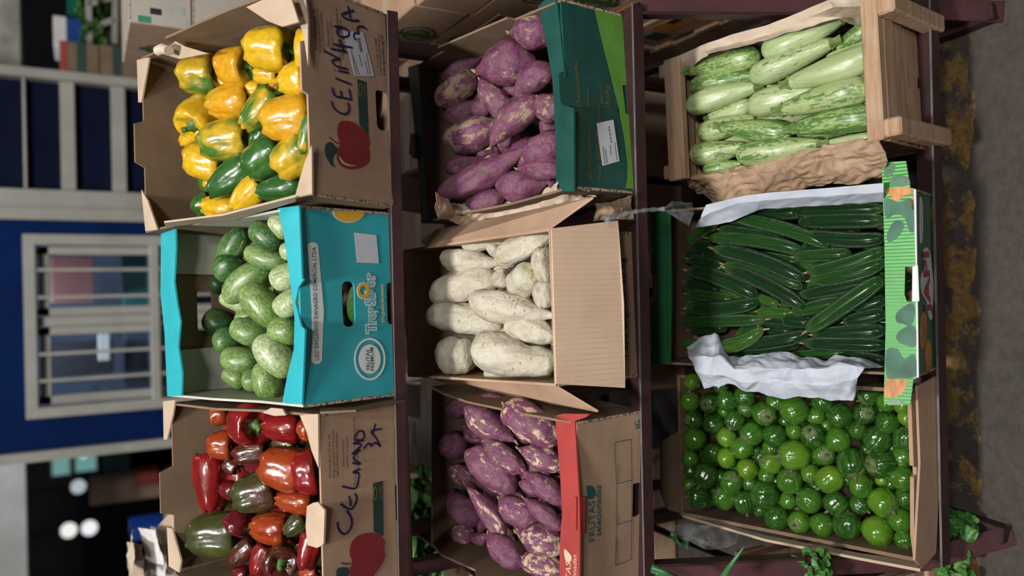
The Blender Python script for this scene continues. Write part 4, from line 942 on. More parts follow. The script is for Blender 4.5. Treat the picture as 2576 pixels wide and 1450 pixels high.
def label_rows(items, ncol):
    """items: list of (x, y) picture centres -> phrases naming each by column and rank (photo as shown)"""
    idx = sorted(range(len(items)), key=lambda i: items[i][0]); out = [None] * len(items)
    per = math.ceil(len(idx) / ncol)
    cols = [idx[i:i + per] for i in range(0, len(idx), per)]
    cn = {1: ['only'], 2: ['left', 'right'], 3: ['left', 'middle', 'right'], 4: ['leftmost', 'second', 'third', 'rightmost'], 5: ['leftmost', 'second', 'middle', 'fourth', 'rightmost'], 6: ['leftmost', 'second', 'third', 'fourth', 'fifth', 'rightmost'], 7: ['leftmost', 'second', 'third', 'fourth', 'fifth', 'sixth', 'rightmost'], 8: ['leftmost', 'second', 'third', 'fourth', 'fifth', 'sixth', 'seventh', 'rightmost']}[len(cols)]
    for ci, cidx in enumerate(cols):
        s = sorted(cidx, key=lambda i: items[i][1])
        for r, i in enumerate(s):
            rank = ORD[r] if r < len(s) - 1 or r == 0 else 'lowest'
            out[i] = f'{rank} in the {cn[ci]} column'
    return out

# ------------------------------------------------------------------ paper linings, plastic, greens
def wpts(k, axis, val, f, pts): return [toworld(k, on(k, axis, val, *f(*p))) for p in pts]
w, hf, hb, d = BOX['G'][5:]
o = sheet('paper_liner', [wpts('G', 'x', w/2 + .006, c7, [(258, 372), (430, 300), (620, 225), (850, 165), (1250, 5), (1490, -60)]), wpts('G', 'x', w/2 - .012, c7, [(300, 410), (450, 330), (700, 270), (860, 225), (1280, 45), (1500, 40)]), wpts('G', 'x', w/2 - .03, c7, [(335, 470), (470, 345), (760, 290), (900, 245), (1340, 110), (1545, 250)])], M['paper_tan'], None, 110, 26, .0035, 40, 1)
tag(o, 'tan paper lining tucked along the crate edge at the photo top', 'paper')
o = sheet('paper_liner', [wpts('G', 'z', .222, c7, [(430, 1140), (650, 1085), (900, 1040), (1100, 985), (1450, 900), (1585, 925)]), wpts('G', 'z', .238, c7, [(330, 1165), (600, 1130), (880, 1130), (1150, 1050), (1450, 985), (1620, 985)]),
                         wpts('G', 'z', .21, c7, [(350, 1200), (560, 1250), (860, 1200), (1150, 1140), (1450, 1090), (1640, 1040)]), wpts('G', 'z', .17, c7, [(380, 1210), (540, 1360), (870, 1290), (1150, 1225), (1450, 1175), (1610, 1150)])], M['paper_kraft'], None, 150, 80, .009, 48, 2)
tag(o, 'crumpled brown kraft paper spilling over the crate side by the cucumbers', 'paper')
w, hf, hb, d = BOX['H'][5:]
o = sheet('paper_liner', [wpts('H', 'z', .205, c8, [(398, 262), (620, 208), (790, 188), (1100, 165), (1410, 138)]), wpts('H', 'z', .20, c8, [(370, 330), (580, 250), (760, 232), (1100, 210), (1410, 192)]), wpts('H', 'z', .165, c8, [(338, 390), (540, 360), (700, 290), (1100, 262), (1410, 245)])], M['paper_white'], None, 90, 26, .003, 30, 3)
tag(o, 'white paper lining between the cucumbers and brown paper', 'paper')
o = sheet('paper_liner', [wpts('H', 'z', .152, c8, [(290, 1075), (370, 1030), (450, 1005), (530, 1125), (700, 1120), (880, 1110), (1080, 1150), (1130, 1115), (1230, 1120), (1425, 1185)]), wpts('H', 'z', .212, c8, [(300, 1130), (380, 1120), (480, 1130), (560, 1200), (720, 1200), (900, 1195), (1090, 1195), (1160, 1175), (1240, 1175), (1300, 1200)]),
                         wpts('H', 'z', .208, c8, [(340, 1210), (400, 1230), (500, 1230), (590, 1270), (720, 1280), (900, 1290), (1090, 1290), (1170, 1270), (1240, 1260), (1262, 1250)]), wpts('H', 'z', .18, c8, [(390, 1308), (440, 1300), (520, 1285), (640, 1320), (760, 1345), (950, 1362), (1090, 1372), (1170, 1380), (1235, 1375), (1258, 1300)])], M['paper_white'], None, 140, 64, .008, 34, 4)
tag(o, 'crumpled white paper draped between cucumbers and round green eggplants', 'paper')
w, hf, hb, d = BOX['D'][5:]
o = sheet('paper_liner', [wpts('D', 'x', -w/2 + .03, c4, [(272, 1165), (400, 1250), (640, 1240), (840, 1190), (960, 1140), (1025, 1105), (1130, 1185)]), wpts('D', 'x', -w/2 + .004, c4, [(275, 1270), (400, 1300), (640, 1280), (860, 1240), (1000, 1190), (1080, 1170), (1200, 1195)]), wpts('D', 'x', -w/2 - .012, c4, [(300, 1345), (430, 1358), (700, 1318), (900, 1275), (1020, 1240), (1130, 1225), (1258, 1195)])], M['paper_tan'], None, 130, 40, .007, 46, 5)
tag(o, 'crinkled tan paper between the sweet potatoes and the white roots carton', 'paper')
o = sheet('paper_wad', [[WY(1496, 512, 1.30), WY(1540, 505, 1.30), WY(1588, 494, 1.30)], [WY(1500, 530, 1.27), WY(1545, 530, 1.26), WY(1590, 520, 1.27)], [WY(1492, 556, 1.29), WY(1540, 552, 1.29), WY(1594, 550, 1.29)]], M['paper_kraft'], None, 50, 30, .005, 55, 6)
tag(o, 'small crumpled kraft paper under the dark green carton corner', 'paper')
# clear bag twisted over the middle rail
bag = tag(empty('plastic_bag', Matrix.Translation(WY(1640, 528, 1.24))), 'clear plastic bag twisted over the middle shelf rail', 'bag')
tw = [WY(1522, 556, 1.24), WY(1545, 545, 1.235), WY(1580, 536, 1.23), WY(1620, 529, 1.225), WY(1655, 527, 1.22), WY(1672, 526, 1.21)]
q = link('twisted_neck', tube_geo(resample(tw, 26), .006, 9, True, lambda t: .0045 + .003 * math.sin(t * 40) * .4 + .004 * (t < .2)), M['film'], None, True); q.parent = bag; q.matrix_parent_inverse = bag.matrix_world.inverted()
q = sheet('spread_end', [[WY(1664, 522, 1.215), WY(1664, 526, 1.205), WY(1666, 530, 1.21)], [WY(1690, 505, 1.21), WY(1700, 528, 1.17), WY(1690, 545, 1.20)], [WY(1742, 508, 1.20), WY(1748, 535, 1.16), WY(1733, 570, 1.19)]], M['film'], None, 24, 24, .004, 26, 7, 0); q.parent = bag; q.matrix_parent_inverse = bag.matrix_world.inverted()
o = sheet('plastic_sheet', [[WY(1668, 1332, 1.35), WY(1720, 1318, 1.33), WY(1790, 1330, 1.3), WY(1860, 1345, 1.28)], [WY(1690, 1345, 1.33), WY(1740, 1350, 1.3), WY(1775, 1362, 1.27), WY(1850, 1365, 1.27)], [WY(1700, 1352, 1.34), WY(1740, 1366, 1.31), WY(1772, 1383, 1.28), WY(1830, 1378, 1.27)]], M['film'], None, 40, 20, .008, 18, 8, 0)
tag(o, 'shiny clear plastic lying behind the round green eggplants carton', 'plastic')

def leaf_mesh(kind=0):
    V, F = [], []
    n = 9; m = 6
    for i in range(n):
        t = i / (n - 1)
        wd_ = (math.sin(math.pi * min(1, t * .92 + .06)) ** .65) * (.5 if kind == 0 else .34)
        for j in range(m + 1):
            s = j / m * 2 - 1
            V.append((s * wd_ * (1 + .08 * math.sin(t * 25 + s * 3)), t, .10 * s * s + .07 * math.sin(t * 7 + s * 4) - .18 * t * t))
    for i in range(n - 1):
        for j in range(m): F.append((i * (m + 1) + j, i * (m + 1) + j + 1, (i + 1) * (m + 1) + j + 1, (i + 1) * (m + 1) + j))
    return pydata('leaf', V, F)
LEAF = [leaf_mesh(0), leaf_mesh(1)]
for me in LEAF: me.polygons.foreach_set('use_smooth', [True] * len(me.polygons))
def bunch(name, label, c, spread, n, size, mat, seed, kind=0, upbias=.4):
    rg = random.Random(seed); root = tag(empty(name, Matrix.Translation(c)), label, 'greens', 'leafy greens around the rack')
    lm = LEAF[kind].copy(); lm.materials.clear(); lm.materials.append(mat)
    for i in range(n):
        p = Vector((rg.uniform(-1, 1) * spread[0], rg.uniform(-1, 1) * spread[1], rg.uniform(0, 1) * spread[2]))
        ob = bpy.data.objects.new('leaf', lm); COL.objects.link(ob); ob.parent = root
        s = size * rg.uniform(.65, 1.25)
        ob.matrix_local = Matrix.Translation(p) @ Matrix.Rotation(rg.uniform(0, 6.28), 4, 'Z') @ Matrix.Rotation(rg.uniform(-.3, .9), 4, 'X') @ Matrix.Diagonal((s, s, s, 1))
        if i % 3 == 0: link('stalk', tube_geo([Vector((p.x * .3, p.y * .3, -.03)), p * .7, p], .0018, 5), M['stem'], root)
    return root
bunch('cress_bunch', 'bunch of small round green leaves on the floor by the rack foot', WZ(2395, 1435, .05) + np.array([0, 0, 0]), (.13, .05, .05), 90, .030, M['leaf'], 1)
bunch('cress_bunch', 'green leaves under the rack corner beside the foot bars', WZ(2420, 1325, .03), (.035, .035, .03), 26, .024, M['leaf'], 2)
bunch('cress_bunch', 'green leaves beside the rack stringer below the eggplants', WY(2060, 1436, 1.12), (.05, .04, .02), 26, .024, M['leaf'], 3)
bunch('lettuce_heap', 'pale green leafy heap behind the rack, seen below the red peppers', WY(1085, 1290, 2.25), (.12, .1, .10), 60, .07, M['leaf_pale'], 4)
bunch('lettuce_heap', 'pale green leafy heap behind the rack at the photo bottom', WY(1085, 1410, 2.15), (.10, .08, .10), 50, .07, M['leaf_pale'], 5)
def stand(name, c, s, mat, label):
    root = tag(empty(name, Matrix.Translation((c[0], c[1], 0))), label, 'crate'); h = c[2]
    for sx in (-1, 1):
        for sy in (-1, 1): bx('corner_post', (sx * (s[0] / 2 - .02), sy * (s[1] / 2 - .02), h / 2), (.03, .03, h), mat, root)
    for z in np.arange(.06, h, .14):
        for sy in (-1, 1): bx('slat', (0, sy * s[1] / 2, z), (s[0], .012, .09), mat, root)
    bx('shelf_board', (0, 0, h - .012), (s[0] - .02, s[1] - .02, .02), mat, root)
pz = WY(1085, 1350, 2.2); stand('slatted_stand', (pz[0], 2.2, pz[2] - .09), (.42, .34), M['wood'], 'slatted wooden stand under the pale leafy heaps behind the rack')
# floor stand that carries the leaves beside the stringer
p_ = WY(2055, 1440, 1.12); stand('slatted_stand', (-.80, 1.22, p_[2] - .02), (.30, .30), M['wood'], 'low wooden stand beside the rack under green leaves')
def blades(name, label, pts_list, cat='greens'):
    root = tag(empty(name, Matrix.Translation(pts_list[0][0])), label, cat)
    for pts in pts_list:
        q = link('blade', tube_geo(resample(pts, 14), .006, 6, True, lambda t: .0075 * (1 - t) ** .6 + .0006), M['blade'], None, True); q.parent = root; q.matrix_parent_inverse = root.matrix_world.inverted()
blades('onion_leaves', 'long pointed onion leaf rising past the maroon stringer', [[WY(1808, 1470, 1.16), WY(1840, 1420, 1.12), WY(1874, 1374, 1.10)]])
blades('onion_leaves', 'spring onion leaves at the photo bottom under the middle rail', [[WY(1640, 1428, 1.22), WY(1670, 1440, 1.2), WY(1710, 1460, 1.18)], [WY(1650, 1440, 1.22), WY(1690, 1452, 1.2), WY(1730, 1475, 1.18)], [WY(1640, 1434, 1.23), WY(1680, 1446, 1.2), WY(1740, 1470, 1.2)]])
blades('onion_leaves', 'thin onion leaf tips under the shiny plastic', [[WY(1692, 1345, 1.34), WY(1702, 1362, 1.32), WY(1716, 1376, 1.31)], [WY(1724, 1355, 1.33), WY(1728, 1370, 1.32), WY(1728, 1382, 1.31)]])
# blurred things at the right, beyond the carton wall
tag(yrect('white_bin', 134, 40, 168, 118, 5.0, .3, M['card_white']), 'pale white bin in the blurred background beside the blue crate', 'bin')
tag(yrect('blue_crate', 170, 46, 216, 116, 4.95, .3, M['plastic_blue']), 'blue plastic crate in the blurred background beside the white bin', 'crate')
tag(yrect('green_bin', 168, -30, 222, 40, 5.1, .3, M['plastic_green']), 'green plastic bin at the blurred photo top', 'bin')
bunch('lettuce_heap', 'pale leafy heap in the wire frame far behind at the photo top', WY(262, 95, 4.9), (.12, .05, .09), 50, .09, M['leaf_pale'], 6)
bunch('lettuce_heap', 'green leafy heap at the very top edge of the photo', WY(262, 22, 5.0), (.10, .05, .09), 40, .09, M['leaf'], 7)
fr = tag(empty('wire_frame', Matrix.Translation(WY(250, 50, 4.85))), 'white metal frame around leafy heaps in the blurred background', 'frame')
for a_, b_ in (((222, -20), (226, 118)), ((222, 75), (288, 50)), ((222, 12), (290, -8)), ((290, -20), (288, 112))):
    q = bar_between('frame_bar', WY(*a_, 4.85), WY(*b_, 4.85), .03, .03, M['cream_paint']); q.parent = fr; q.matrix_parent_inverse = fr.matrix_world.inverted()
tb = WY(118, 60, 5.0)
for i, (x0, x1) in enumerate(((150, 250), (252, 345))):
    a, b = WY(x0, 155, 4.6), WY(x1, 155, 4.6); l, r = WY(250, 194, 4.6)[0], WY(250, 113, 4.6)[0]
    zt, zb = a[2], (b[2] if i == 0 else 0.0)
    root = tag(empty('banded_carton', Matrix.Translation(((l + r) / 2, 4.8, zb))), ('upper kraft carton with dark green band in the blurred background', 'tall kraft carton with dark green band under the other banded one')[i], 'carton', 'banded cartons')
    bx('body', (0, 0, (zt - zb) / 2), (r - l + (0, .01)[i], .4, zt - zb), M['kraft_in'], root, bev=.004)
    bx('green_band', (0, -.2006, (zt - zb) - (.10, .08)[i]), (r - l, .002, .045), M['ink_green'], root)
    if i == 0: bx('red_label', (0, -.2008, zt - zb - .02), (r - l, .002, .03), M['red'], root)
tag(bx('side_table', (WY(150, 60, 5)[0], 5.1, WY(300, 60, 5)[2] / 2), (.55, .5, WY(300, 60, 5)[2]), M['kraft_in']), 'brown counter under the blurred bins and leafy heaps', 'counter')
# blurred pile and stall at the lower left of the photo
for i, (x0, y0, x1, y1, Y, mt, lab) in enumerate(((262, 1120, 305, 1190, 8.8, 'dgreen', 'dark green box on the far stall, left one in the photo'), (325, 1115, 385, 1180, 8.8, 'dgreen', 'dark green box on the far stall, right one in the photo'), (225, 1205, 410, 1262, 8.4, 'kraft', 'long brown counter of the far stall'), (345, 1190, 400, 1222, 8.3, 'red', 'red bag on the far stall counter'), (330, 1330, 352, 1362, 5.6, 'plastic_blue', 'blue plastic thing in the dark beyond the paper pile'))):
    q = yrect(('far_box', 'far_box', 'far_counter', 'red_bag', 'blue_tub')[i], x0, y0, x1, y1, Y, .3, M[mt])
    if i in (0, 1, 2, 4):
        for v in q.data.vertices:
            if v.co.z < WY((x0 + x1) / 2, (y0 + y1) / 2, Y)[2]: v.co.z = 0.0
    tag(q, lab, ('box', 'box', 'counter', 'bag', 'tub')[i])
pp = WY(395, 1400, 2.55)
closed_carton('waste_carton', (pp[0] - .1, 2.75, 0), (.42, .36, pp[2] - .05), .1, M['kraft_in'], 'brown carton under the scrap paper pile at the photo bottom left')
rg = random.Random(11)
scr = []
for i in range(12):
    sx_ = 332 + 105 * ((i * .618) % 1); scr.append((sx_, 1348 + (440 - sx_) * .45 + (i % 4) * 24))
scr_lab = label_rows(scr, 3)
for i in range(12):
    c_ = WY(*scr[i], 2.5 + .06 * (i % 4)); s = rg.uniform(.05, .08)
    u_ = Vector((rg.uniform(-1, 1), rg.uniform(-1, 1), rg.uniform(-.25, .25))).normalized(); v_ = u_.cross(Vector((rg.uniform(-.4, .4), -.5, 1))).normalized() * 1.5
    cc = Vector(c_)
    o = sheet('scrap_paper', [[cc - u_ * s - v_ * s * .5, cc - v_ * s * .5, cc + u_ * s - v_ * s * .5], [cc - u_ * s, cc + Vector((0, 0, .012)), cc + u_ * s], [cc - u_ * s + v_ * s * .5, cc + v_ * s * .5, cc + u_ * s + v_ * s * .5]], M[('paper_tan', 'card_white', 'kraft_pale')[i % 3]], None, 16, 12, .004, 50, 20 + i)
    tag(o, f"{('tan', 'white', 'brown')[i % 3]} paper scrap, {scr_lab[i]} of the blurred paper pile", 'scrap paper', 'scrap paper pile')

# ------------------------------------------------------------------ vegetable meshes (unit length along z, stem end +z, unit diameter)
def lathe(prof, seg, rad=lambda a, t: 1.0, zoff=lambda a, t: 0.0, bend=0.0, wob=0.0, seed=0):
    V, F = [], []
    n = len(prof)
    for i, (z, r) in enumerate(prof):
        t = i / (n - 1)
        ox = bend * (1 - (2 * z) ** 2)
        for k in range(seg):
            a = 2 * math.pi * k / seg
            rr = r * rad(a, t); x, y = rr * math.cos(a), rr * math.sin(a)
            p = Vector((x, y, z + zoff(a, t)))
            if wob:
                q = p * 2.6 + Vector((seed * 7.3, seed * 3.1, 0)); f = 1 + wob * mnoise.noise(q) + wob * .5 * mnoise.noise(q * 2.2)
                p.x *= f; p.y *= f
            p.x += ox; V.append(p)
    for i in range(n - 1):
        for k in range(seg): F.append((i * seg + k, (i + 1) * seg + k, (i + 1) * seg + (k + 1) % seg, i * seg + (k + 1) % seg))
    F.append(tuple(range(seg))); F.append(tuple(reversed(range((n - 1) * seg, n * seg))))
    me = pydata('veg', V, F); me.polygons.foreach_set('use_smooth', [True] * len(me.polygons)); return me
def interp(pts, n):
    """smooth (z, r) profile through control points (catmull-rom)"""
    out = []
    m = len(pts) - 1
    for i in range(n):
        u = i / (n - 1) * m; j = min(int(u), m - 1); t = u - j
        p0, p1, p2, p3 = [np.array(pts[min(max(j + q, 0), m)]) for q in (-1, 0, 1, 2)]
        v = .5 * ((2 * p1) + (p2 - p0) * t + (2 * p0 - 5 * p1 + 4 * p2 - p3) * t * t + (3 * p1 - p0 - 3 * p2 + p3) * t ** 3)
        out.append((float(v[0]), max(float(v[1]), .004)))
    return out
def finish(me, mat): me.materials.clear(); me.materials.append(mat); return me
MESH = {}; STEM = {}
def pepper(lobes, taper, ph):
    prof = interp([(.36, .02), (.37, .10), (.43, .22), (.49, .36), (.46, .455), (.34, .50), (.12, .492), (-.10, .47 - .04 * taper), (-.28, .435 - .09 * taper), (-.40, .37 - .11 * taper), (-.47, .26 - .08 * taper), (-.475, .14), (-.43, .06), (-.42, .01)], 34)
    env = lambda t: .35 + .65 * min(1, abs(t - .42) * 2.4)
    rad = lambda a, t: 1 + .20 * (abs(math.cos(lobes / 2 * a + ph)) ** .55 - .78) * env(t) + .03 * math.cos(a + ph * 2)
    zo = lambda a, t: .085 * (abs(math.cos(lobes / 2 * a + ph)) - .6) * (1 if t < .25 else -1.4 if t > .75 else 0)
    return lathe(prof, 60, rad, zo, 0, .07, ph * 5)
MESH['pepper'] = [finish(pepper(*a), VM['pepper']) for a in ((3, .2, .3), (4, .0, 1.1), (4, .6, .2), (3, 1.0, .9))]
def pstem():
    P = [(0, 0, .34), (0, 0, .42), (.02, 0, .50), (.06, .01, .57), (.09, .01, .62)]
    me = tube_geo(resample(P, 10), .07, 8, True, lambda t: (.17 * (1 - t) ** 3 + .062 + .02 * (t > .9))); me.polygons.foreach_set('use_smooth', [True] * len(me.polygons)); return finish(me, M['stem'])
STEM['pepper'] = ('stem', pstem())
fc = lambda b, s: finish(lathe(interp([(.5, .02), (.49, .14), (.44, .29), (.34, .41), (.15, .49), (-.10, .5), (-.30, .44), (-.43, .30), (-.49, .14), (-.5, .02)], 26), 28, lambda a, t: 1 + .018 * math.cos(3 * a), bend=b, wob=.06, seed=s), VM['fatcuke'])
MESH['fatcuke'] = [fc(0, 1), fc(.10, 2), fc(-.07, 3)]
STEM['fatcuke'] = ('stem_scar', finish(tube_geo([(0, 0, -.506), (0, 0, -.492), (0, 0, -.47)], .09, 10, True, lambda t: .05 + .05 * t), M['scar']))
sp = lambda pr, b, s, wb=.15: finish(lathe(interp(pr, 48), 30, lambda a, t: 1 + .016 * math.sin(t * 34 + 2 * math.sin(a * 2 + s)) + .014 * math.sin(t * 15 + a), bend=b, wob=wb, seed=s), VM['spud'])
MESH['spud'] = [sp([(.5, .015), (.47, .06), (.38, .17), (.22, .38), (.02, .5), (-.2, .47), (-.36, .33), (-.46, .15), (-.5, .02)], .05, 1), sp([(.5, .03), (.46, .14), (.34, .34), (.12, .48), (-.12, .5), (-.32, .40), (-.44, .20), (-.49, .07), (-.5, .02)], -.10, 2),
                sp([(.5, .02), (.44, .09), (.30, .26), (.08, .46), (-.12, .5), (-.30, .42), (-.42, .24), (-.48, .09), (-.5, .02)], .16, 3), sp([(.5, .05), (.46, .22), (.36, .40), (.14, .5), (-.14, .49), (-.34, .40), (-.46, .22), (-.5, .04)], .0, 4)]
STEM['spud'] = ('root_tip', finish(tube_geo([(0, 0, .47), (.01, 0, .50), (.04, 0, .53), (.06, .02, .56)], .03, 6, True, lambda t: .045 * (1 - t) + .012), M['scar']))
rt_ = lambda pr, b, s, wb=.2: finish(lathe(interp(pr, 60), 28, lambda a, t: 1 + .02 * math.cos(2 * a) + .012 * math.sin(t * 38 + 2 * math.sin(a + s)) + .012 * math.sin(t * 17 + s), bend=b, wob=wb, seed=s), VM['root'])
MESH['root'] = [rt_([(.5, .03), (.485, .09), (.42, .13), (.30, .26), (.08, .46), (-.14, .5), (-.32, .42), (-.44, .26), (-.5, .03)], .04, 1), rt_([(.5, .04), (.47, .18), (.36, .36), (.14, .48), (-.12, .5), (-.32, .43), (-.45, .28), (-.5, .04)], -.07, 2), rt_([(.5, .05), (.46, .20), (.40, .27), (.26, .36), (.10, .40), (-.10, .49), (-.30, .49), (-.44, .33), (-.5, .05)], .08, 3), rt_([(.5, .04), (.46, .26), (.34, .43), (.1, .5), (-.14, .49), (-.34, .40), (-.46, .24), (-.5, .04)], 0, 4)]
STEM['root'] = ('root_tip', finish(tube_geo([(0, 0, .46), (.0, .01, .49), (.02, 0, .515)], .05, 9, True, lambda t: .075 * (1 - t) + .03), M['scar']))
zk = lambda b, s: finish(lathe(interp([(.5, .14), (.47, .21), (.40, .27), (.26, .36), (.06, .45), (-.16, .5), (-.33, .47), (-.44, .34), (-.49, .16), (-.5, .02)], 34), 36, lambda a, t: 1 + .05 * max(0, 1 - t * 2.8) * math.cos(10 * a) + .012 * math.cos(5 * a), bend=b, wob=.045, seed=s), VM['zuke'])
MESH['zuke'] = [zk(0, 1), zk(.05, 2), zk(-.06, 3)]
zs = lathe(interp([(.60, .17), (.595, .17), (.56, .145), (.52, .15), (.485, .22), (.47, .24)], 10), 20, lambda a, t: 1 + .18 * math.cos(5 * a)); STEM['zuke'] = ('stem', finish(zs, M['stem_pale']))
ck = lambda b, s: finish(lathe(interp([(.5, .04), (.49, .17), (.45, .32), (.37, .44), (.2, .495), (-.2, .5), (-.36, .45), (-.45, .33), (-.49, .17), (-.5, .03)], 34), 24, lambda a, t: 1 + .018 * math.cos(8 * a), bend=b, wob=.05, seed=s), VM['cuke'])
MESH['cuke'] = [ck(0, 1), ck(.26, 2), ck(-.22, 3), ck(.7, 4), ck(-.5, 5)]
STEM['cuke'] = ('blossom_tip', finish(tube_geo([(0, 0, .485), (0, 0, .502), (.05, 0, .512)], .09, 7, True, lambda t: .10 - .05 * t), M['scar']))
def jl(rib, s, lob=10):
    return finish(lathe(interp([(.39, .02), (.42, .10), (.44, .20), (.40, .34), (.26, .46), (.05, .5), (-.18, .48), (-.36, .36), (-.46, .20), (-.485, .08), (-.48, .01)], 24), 72, lambda a, t: 1 - rib * max(0, 1 - abs(math.sin(lob / 2 * a + s)) / .34) * max(0, 1 - abs(t - .38) * 1.7) + .03 * math.cos(3 * a + s), wob=.05, seed=s), VM['jilo'])
MESH['jilo'] = [jl(.0, 1), jl(.085, 2), jl(.08, 3, 8), jl(.06, 4, 6)]
def calyx():
    V, F = [], []
    V.append((0, 0, .47))
    n = 5
    for k in range(n * 2):
        a = math.pi * k / n
        for q, (r, z) in enumerate(((.12, .465), (.25, .44), (.36, .37) if k % 2 == 0 else (.255, .435), (.44, .29) if k % 2 == 0 else (.26, .432))):
            wv = 1 + .06 * math.sin(k * 2.3)
            V.append((r * wv * math.cos(a), r * wv * math.sin(a), z + .012))
    m = 4
    for k in range(n * 2):
        a0 = 1 + k * m; b0 = 1 + ((k + 1) % (n * 2)) * m
        F.append((0, a0, b0))
        for q in range(m - 1): F.append((a0 + q, a0 + q + 1, b0 + q + 1, b0 + q))
    st = tube_geo(resample([(0, 0, .45), (.0, .0, .54), (.03, .01, .62)], 6), .05, 8, True, lambda t: .07 - .015 * t)
    off = len(V)
    V += [tuple(v.co) for v in st.vertices]; F += [tuple(i + off for i in p.vertices) for p in st.polygons]
    return finish(pydata('calyx', V, F), M['calyx'])
STEM['jilo'] = ('calyx', calyx())

# ------------------------------------------------------------------ placing the vegetables
PLANE = {'A': (.16, 0.0), 'B': (.175, 0.0), 'C': (.17, .15), 'D': (.115, .18), 'E': (.19, .05), 'F': (.165, .03), 'G': (.165, .17), 'H': (.122, -.05), 'I': (.05, .41)}
def basis(k):
    o, lx, ly, lz = FR[k]; c0, c1s = PLANE[k]
    n = lz - c1s * ly; n = n / np.linalg.norm(n)
    return o + lz * c0, n
def spawn(kind, variant, name, c, a, length, width, side, props, label, group, cat, stem=True, flat=1.0):
    a = Vector(a).normalized(); x = Vector(side); x = (x - a * x.dot(a)).normalized(); y = a.cross(x)
    Mx = Matrix(((x.x * width, y.x * width * flat, a.x * length, c[0]), (x.y * width, y.y * width * flat, a.y * length, c[1]), (x.z * width, y.z * width * flat, a.z * length, c[2]), (0, 0, 0, 1)))
    ob = bpy.data.objects.new(name, MESH[kind][variant]); COL.objects.link(ob); ob.matrix_world = Mx
    for q, v in props.items(): ob[q] = v
    tag(ob, label, cat, group)
    if stem:
        nm, me = STEM[kind]; s = bpy.data.objects.new(nm, me); COL.objects.link(s); s.parent = ob
    return ob
def plural(n): return n if n.endswith('i') else n + 'es' if n.endswith('o') else n + 's'
def place(k, f, kind, name, noun, cat, boxname, items, palette, ncol, beta=.5, wmul=1.0, adj=None, low_z=-.03, nlow=0, low_r=.03, low_len=.1, group=None):
    P0, n = basis(k)
    lab = label_rows([f((i[0] + i[2]) / 2, (i[1] + i[3]) / 2) for i in items], ncol)
    rg = random.Random(sum(map(ord, k)) * 3)
    for idx, it in enumerate(items):
        x1, y1, x2, y2, wpx, colr = it[:6]; op = it[6] if len(it) > 6 else {}
        (X1, Y1), (X2, Y2) = f(x1, y1), f(x2, y2); sc = f(1, 0)[0] - f(0, 0)[0]
        lift = op.get('lift', 0.0)
        c = world_plane((X1 + X2) / 2, (Y1 + Y2) / 2, n, P0 + n * lift)
        tocam = (CAM - c) / np.linalg.norm(CAM - c)
        m = n * (1 - beta) + tocam * beta
        p1, p2 = world_plane(X1, Y1, m, c), world_plane(X2, Y2, m, c)
        a = p1 - p2; L = np.linalg.norm(a); a = a / L
        D = (c - CAM) @ FW; wd_ = wpx * sc * D / FPX * wmul
        tl = math.radians(op.get('tilt', 0))
        if tl: a = a * math.cos(tl) + tocam * math.sin(tl); L = op['L'] * sc * D / FPX
        if 'L' in op and not tl: L = op['L'] * sc * D / FPX
        side = np.cross(a, tocam) * op.get('side', 1)
        pal = palette[colr]
        props = dict(c1=pal[0], c2=pal[1], amt=pal[2] + rg.uniform(-.03, .03))
        v = op.get('v', rg.randrange(len(MESH[kind])))
        ad = (adj or {}).get(colr, '')
        spawn(kind, v, name, c, a, L, wd_, side, props, f'{ad} {noun}, {lab[idx]} of the {boxname}'.strip(), group or f'{plural(noun)} in the {boxname}', cat, op.get('stem', True), op.get('flat', 1.0))
    # a lower layer that shows only in the gaps
    w, hf, hb, d = BOX[k][5:]; lx, ly, lz = FR[k][1:]; o0 = FR[k][0]
    for i in range(nlow):
        cx = -w/2 + low_r * 1.4 + (w - low_r * 2.8) * ((i * .618 + .2) % 1); cy = .06 + (d - .12) * (i + .5) / nlow
        zc = PLANE[k][0] + PLANE[k][1] * cy + low_z
        c = o0 + lx * cx + ly * cy + lz * zc
        a = lx * math.cos(i * 1.3) * .9 + ly * math.sin(i * 1.3 + .4)
        if low_len > .2: a = ly + lx * .25 * math.sin(i * 2.1); cy = min(max(cy, low_len * .55), d - low_len * .55); c = o0 + lx * cx * .85 + ly * cy + lz * (PLANE[k][0] + PLANE[k][1] * cy + low_z)
        pal = palette[sorted(palette)[i % len(palette)]]
        spawn(kind, i % len(MESH[kind]), name, c, a, low_len, low_r * 2, np.cross(a, n), dict(c1=pal[0], c2=pal[1], amt=pal[2]), f'{noun} mostly hidden under the top layer in the {boxname}', f'hidden {plural(noun)} in the {boxname}', cat, False)

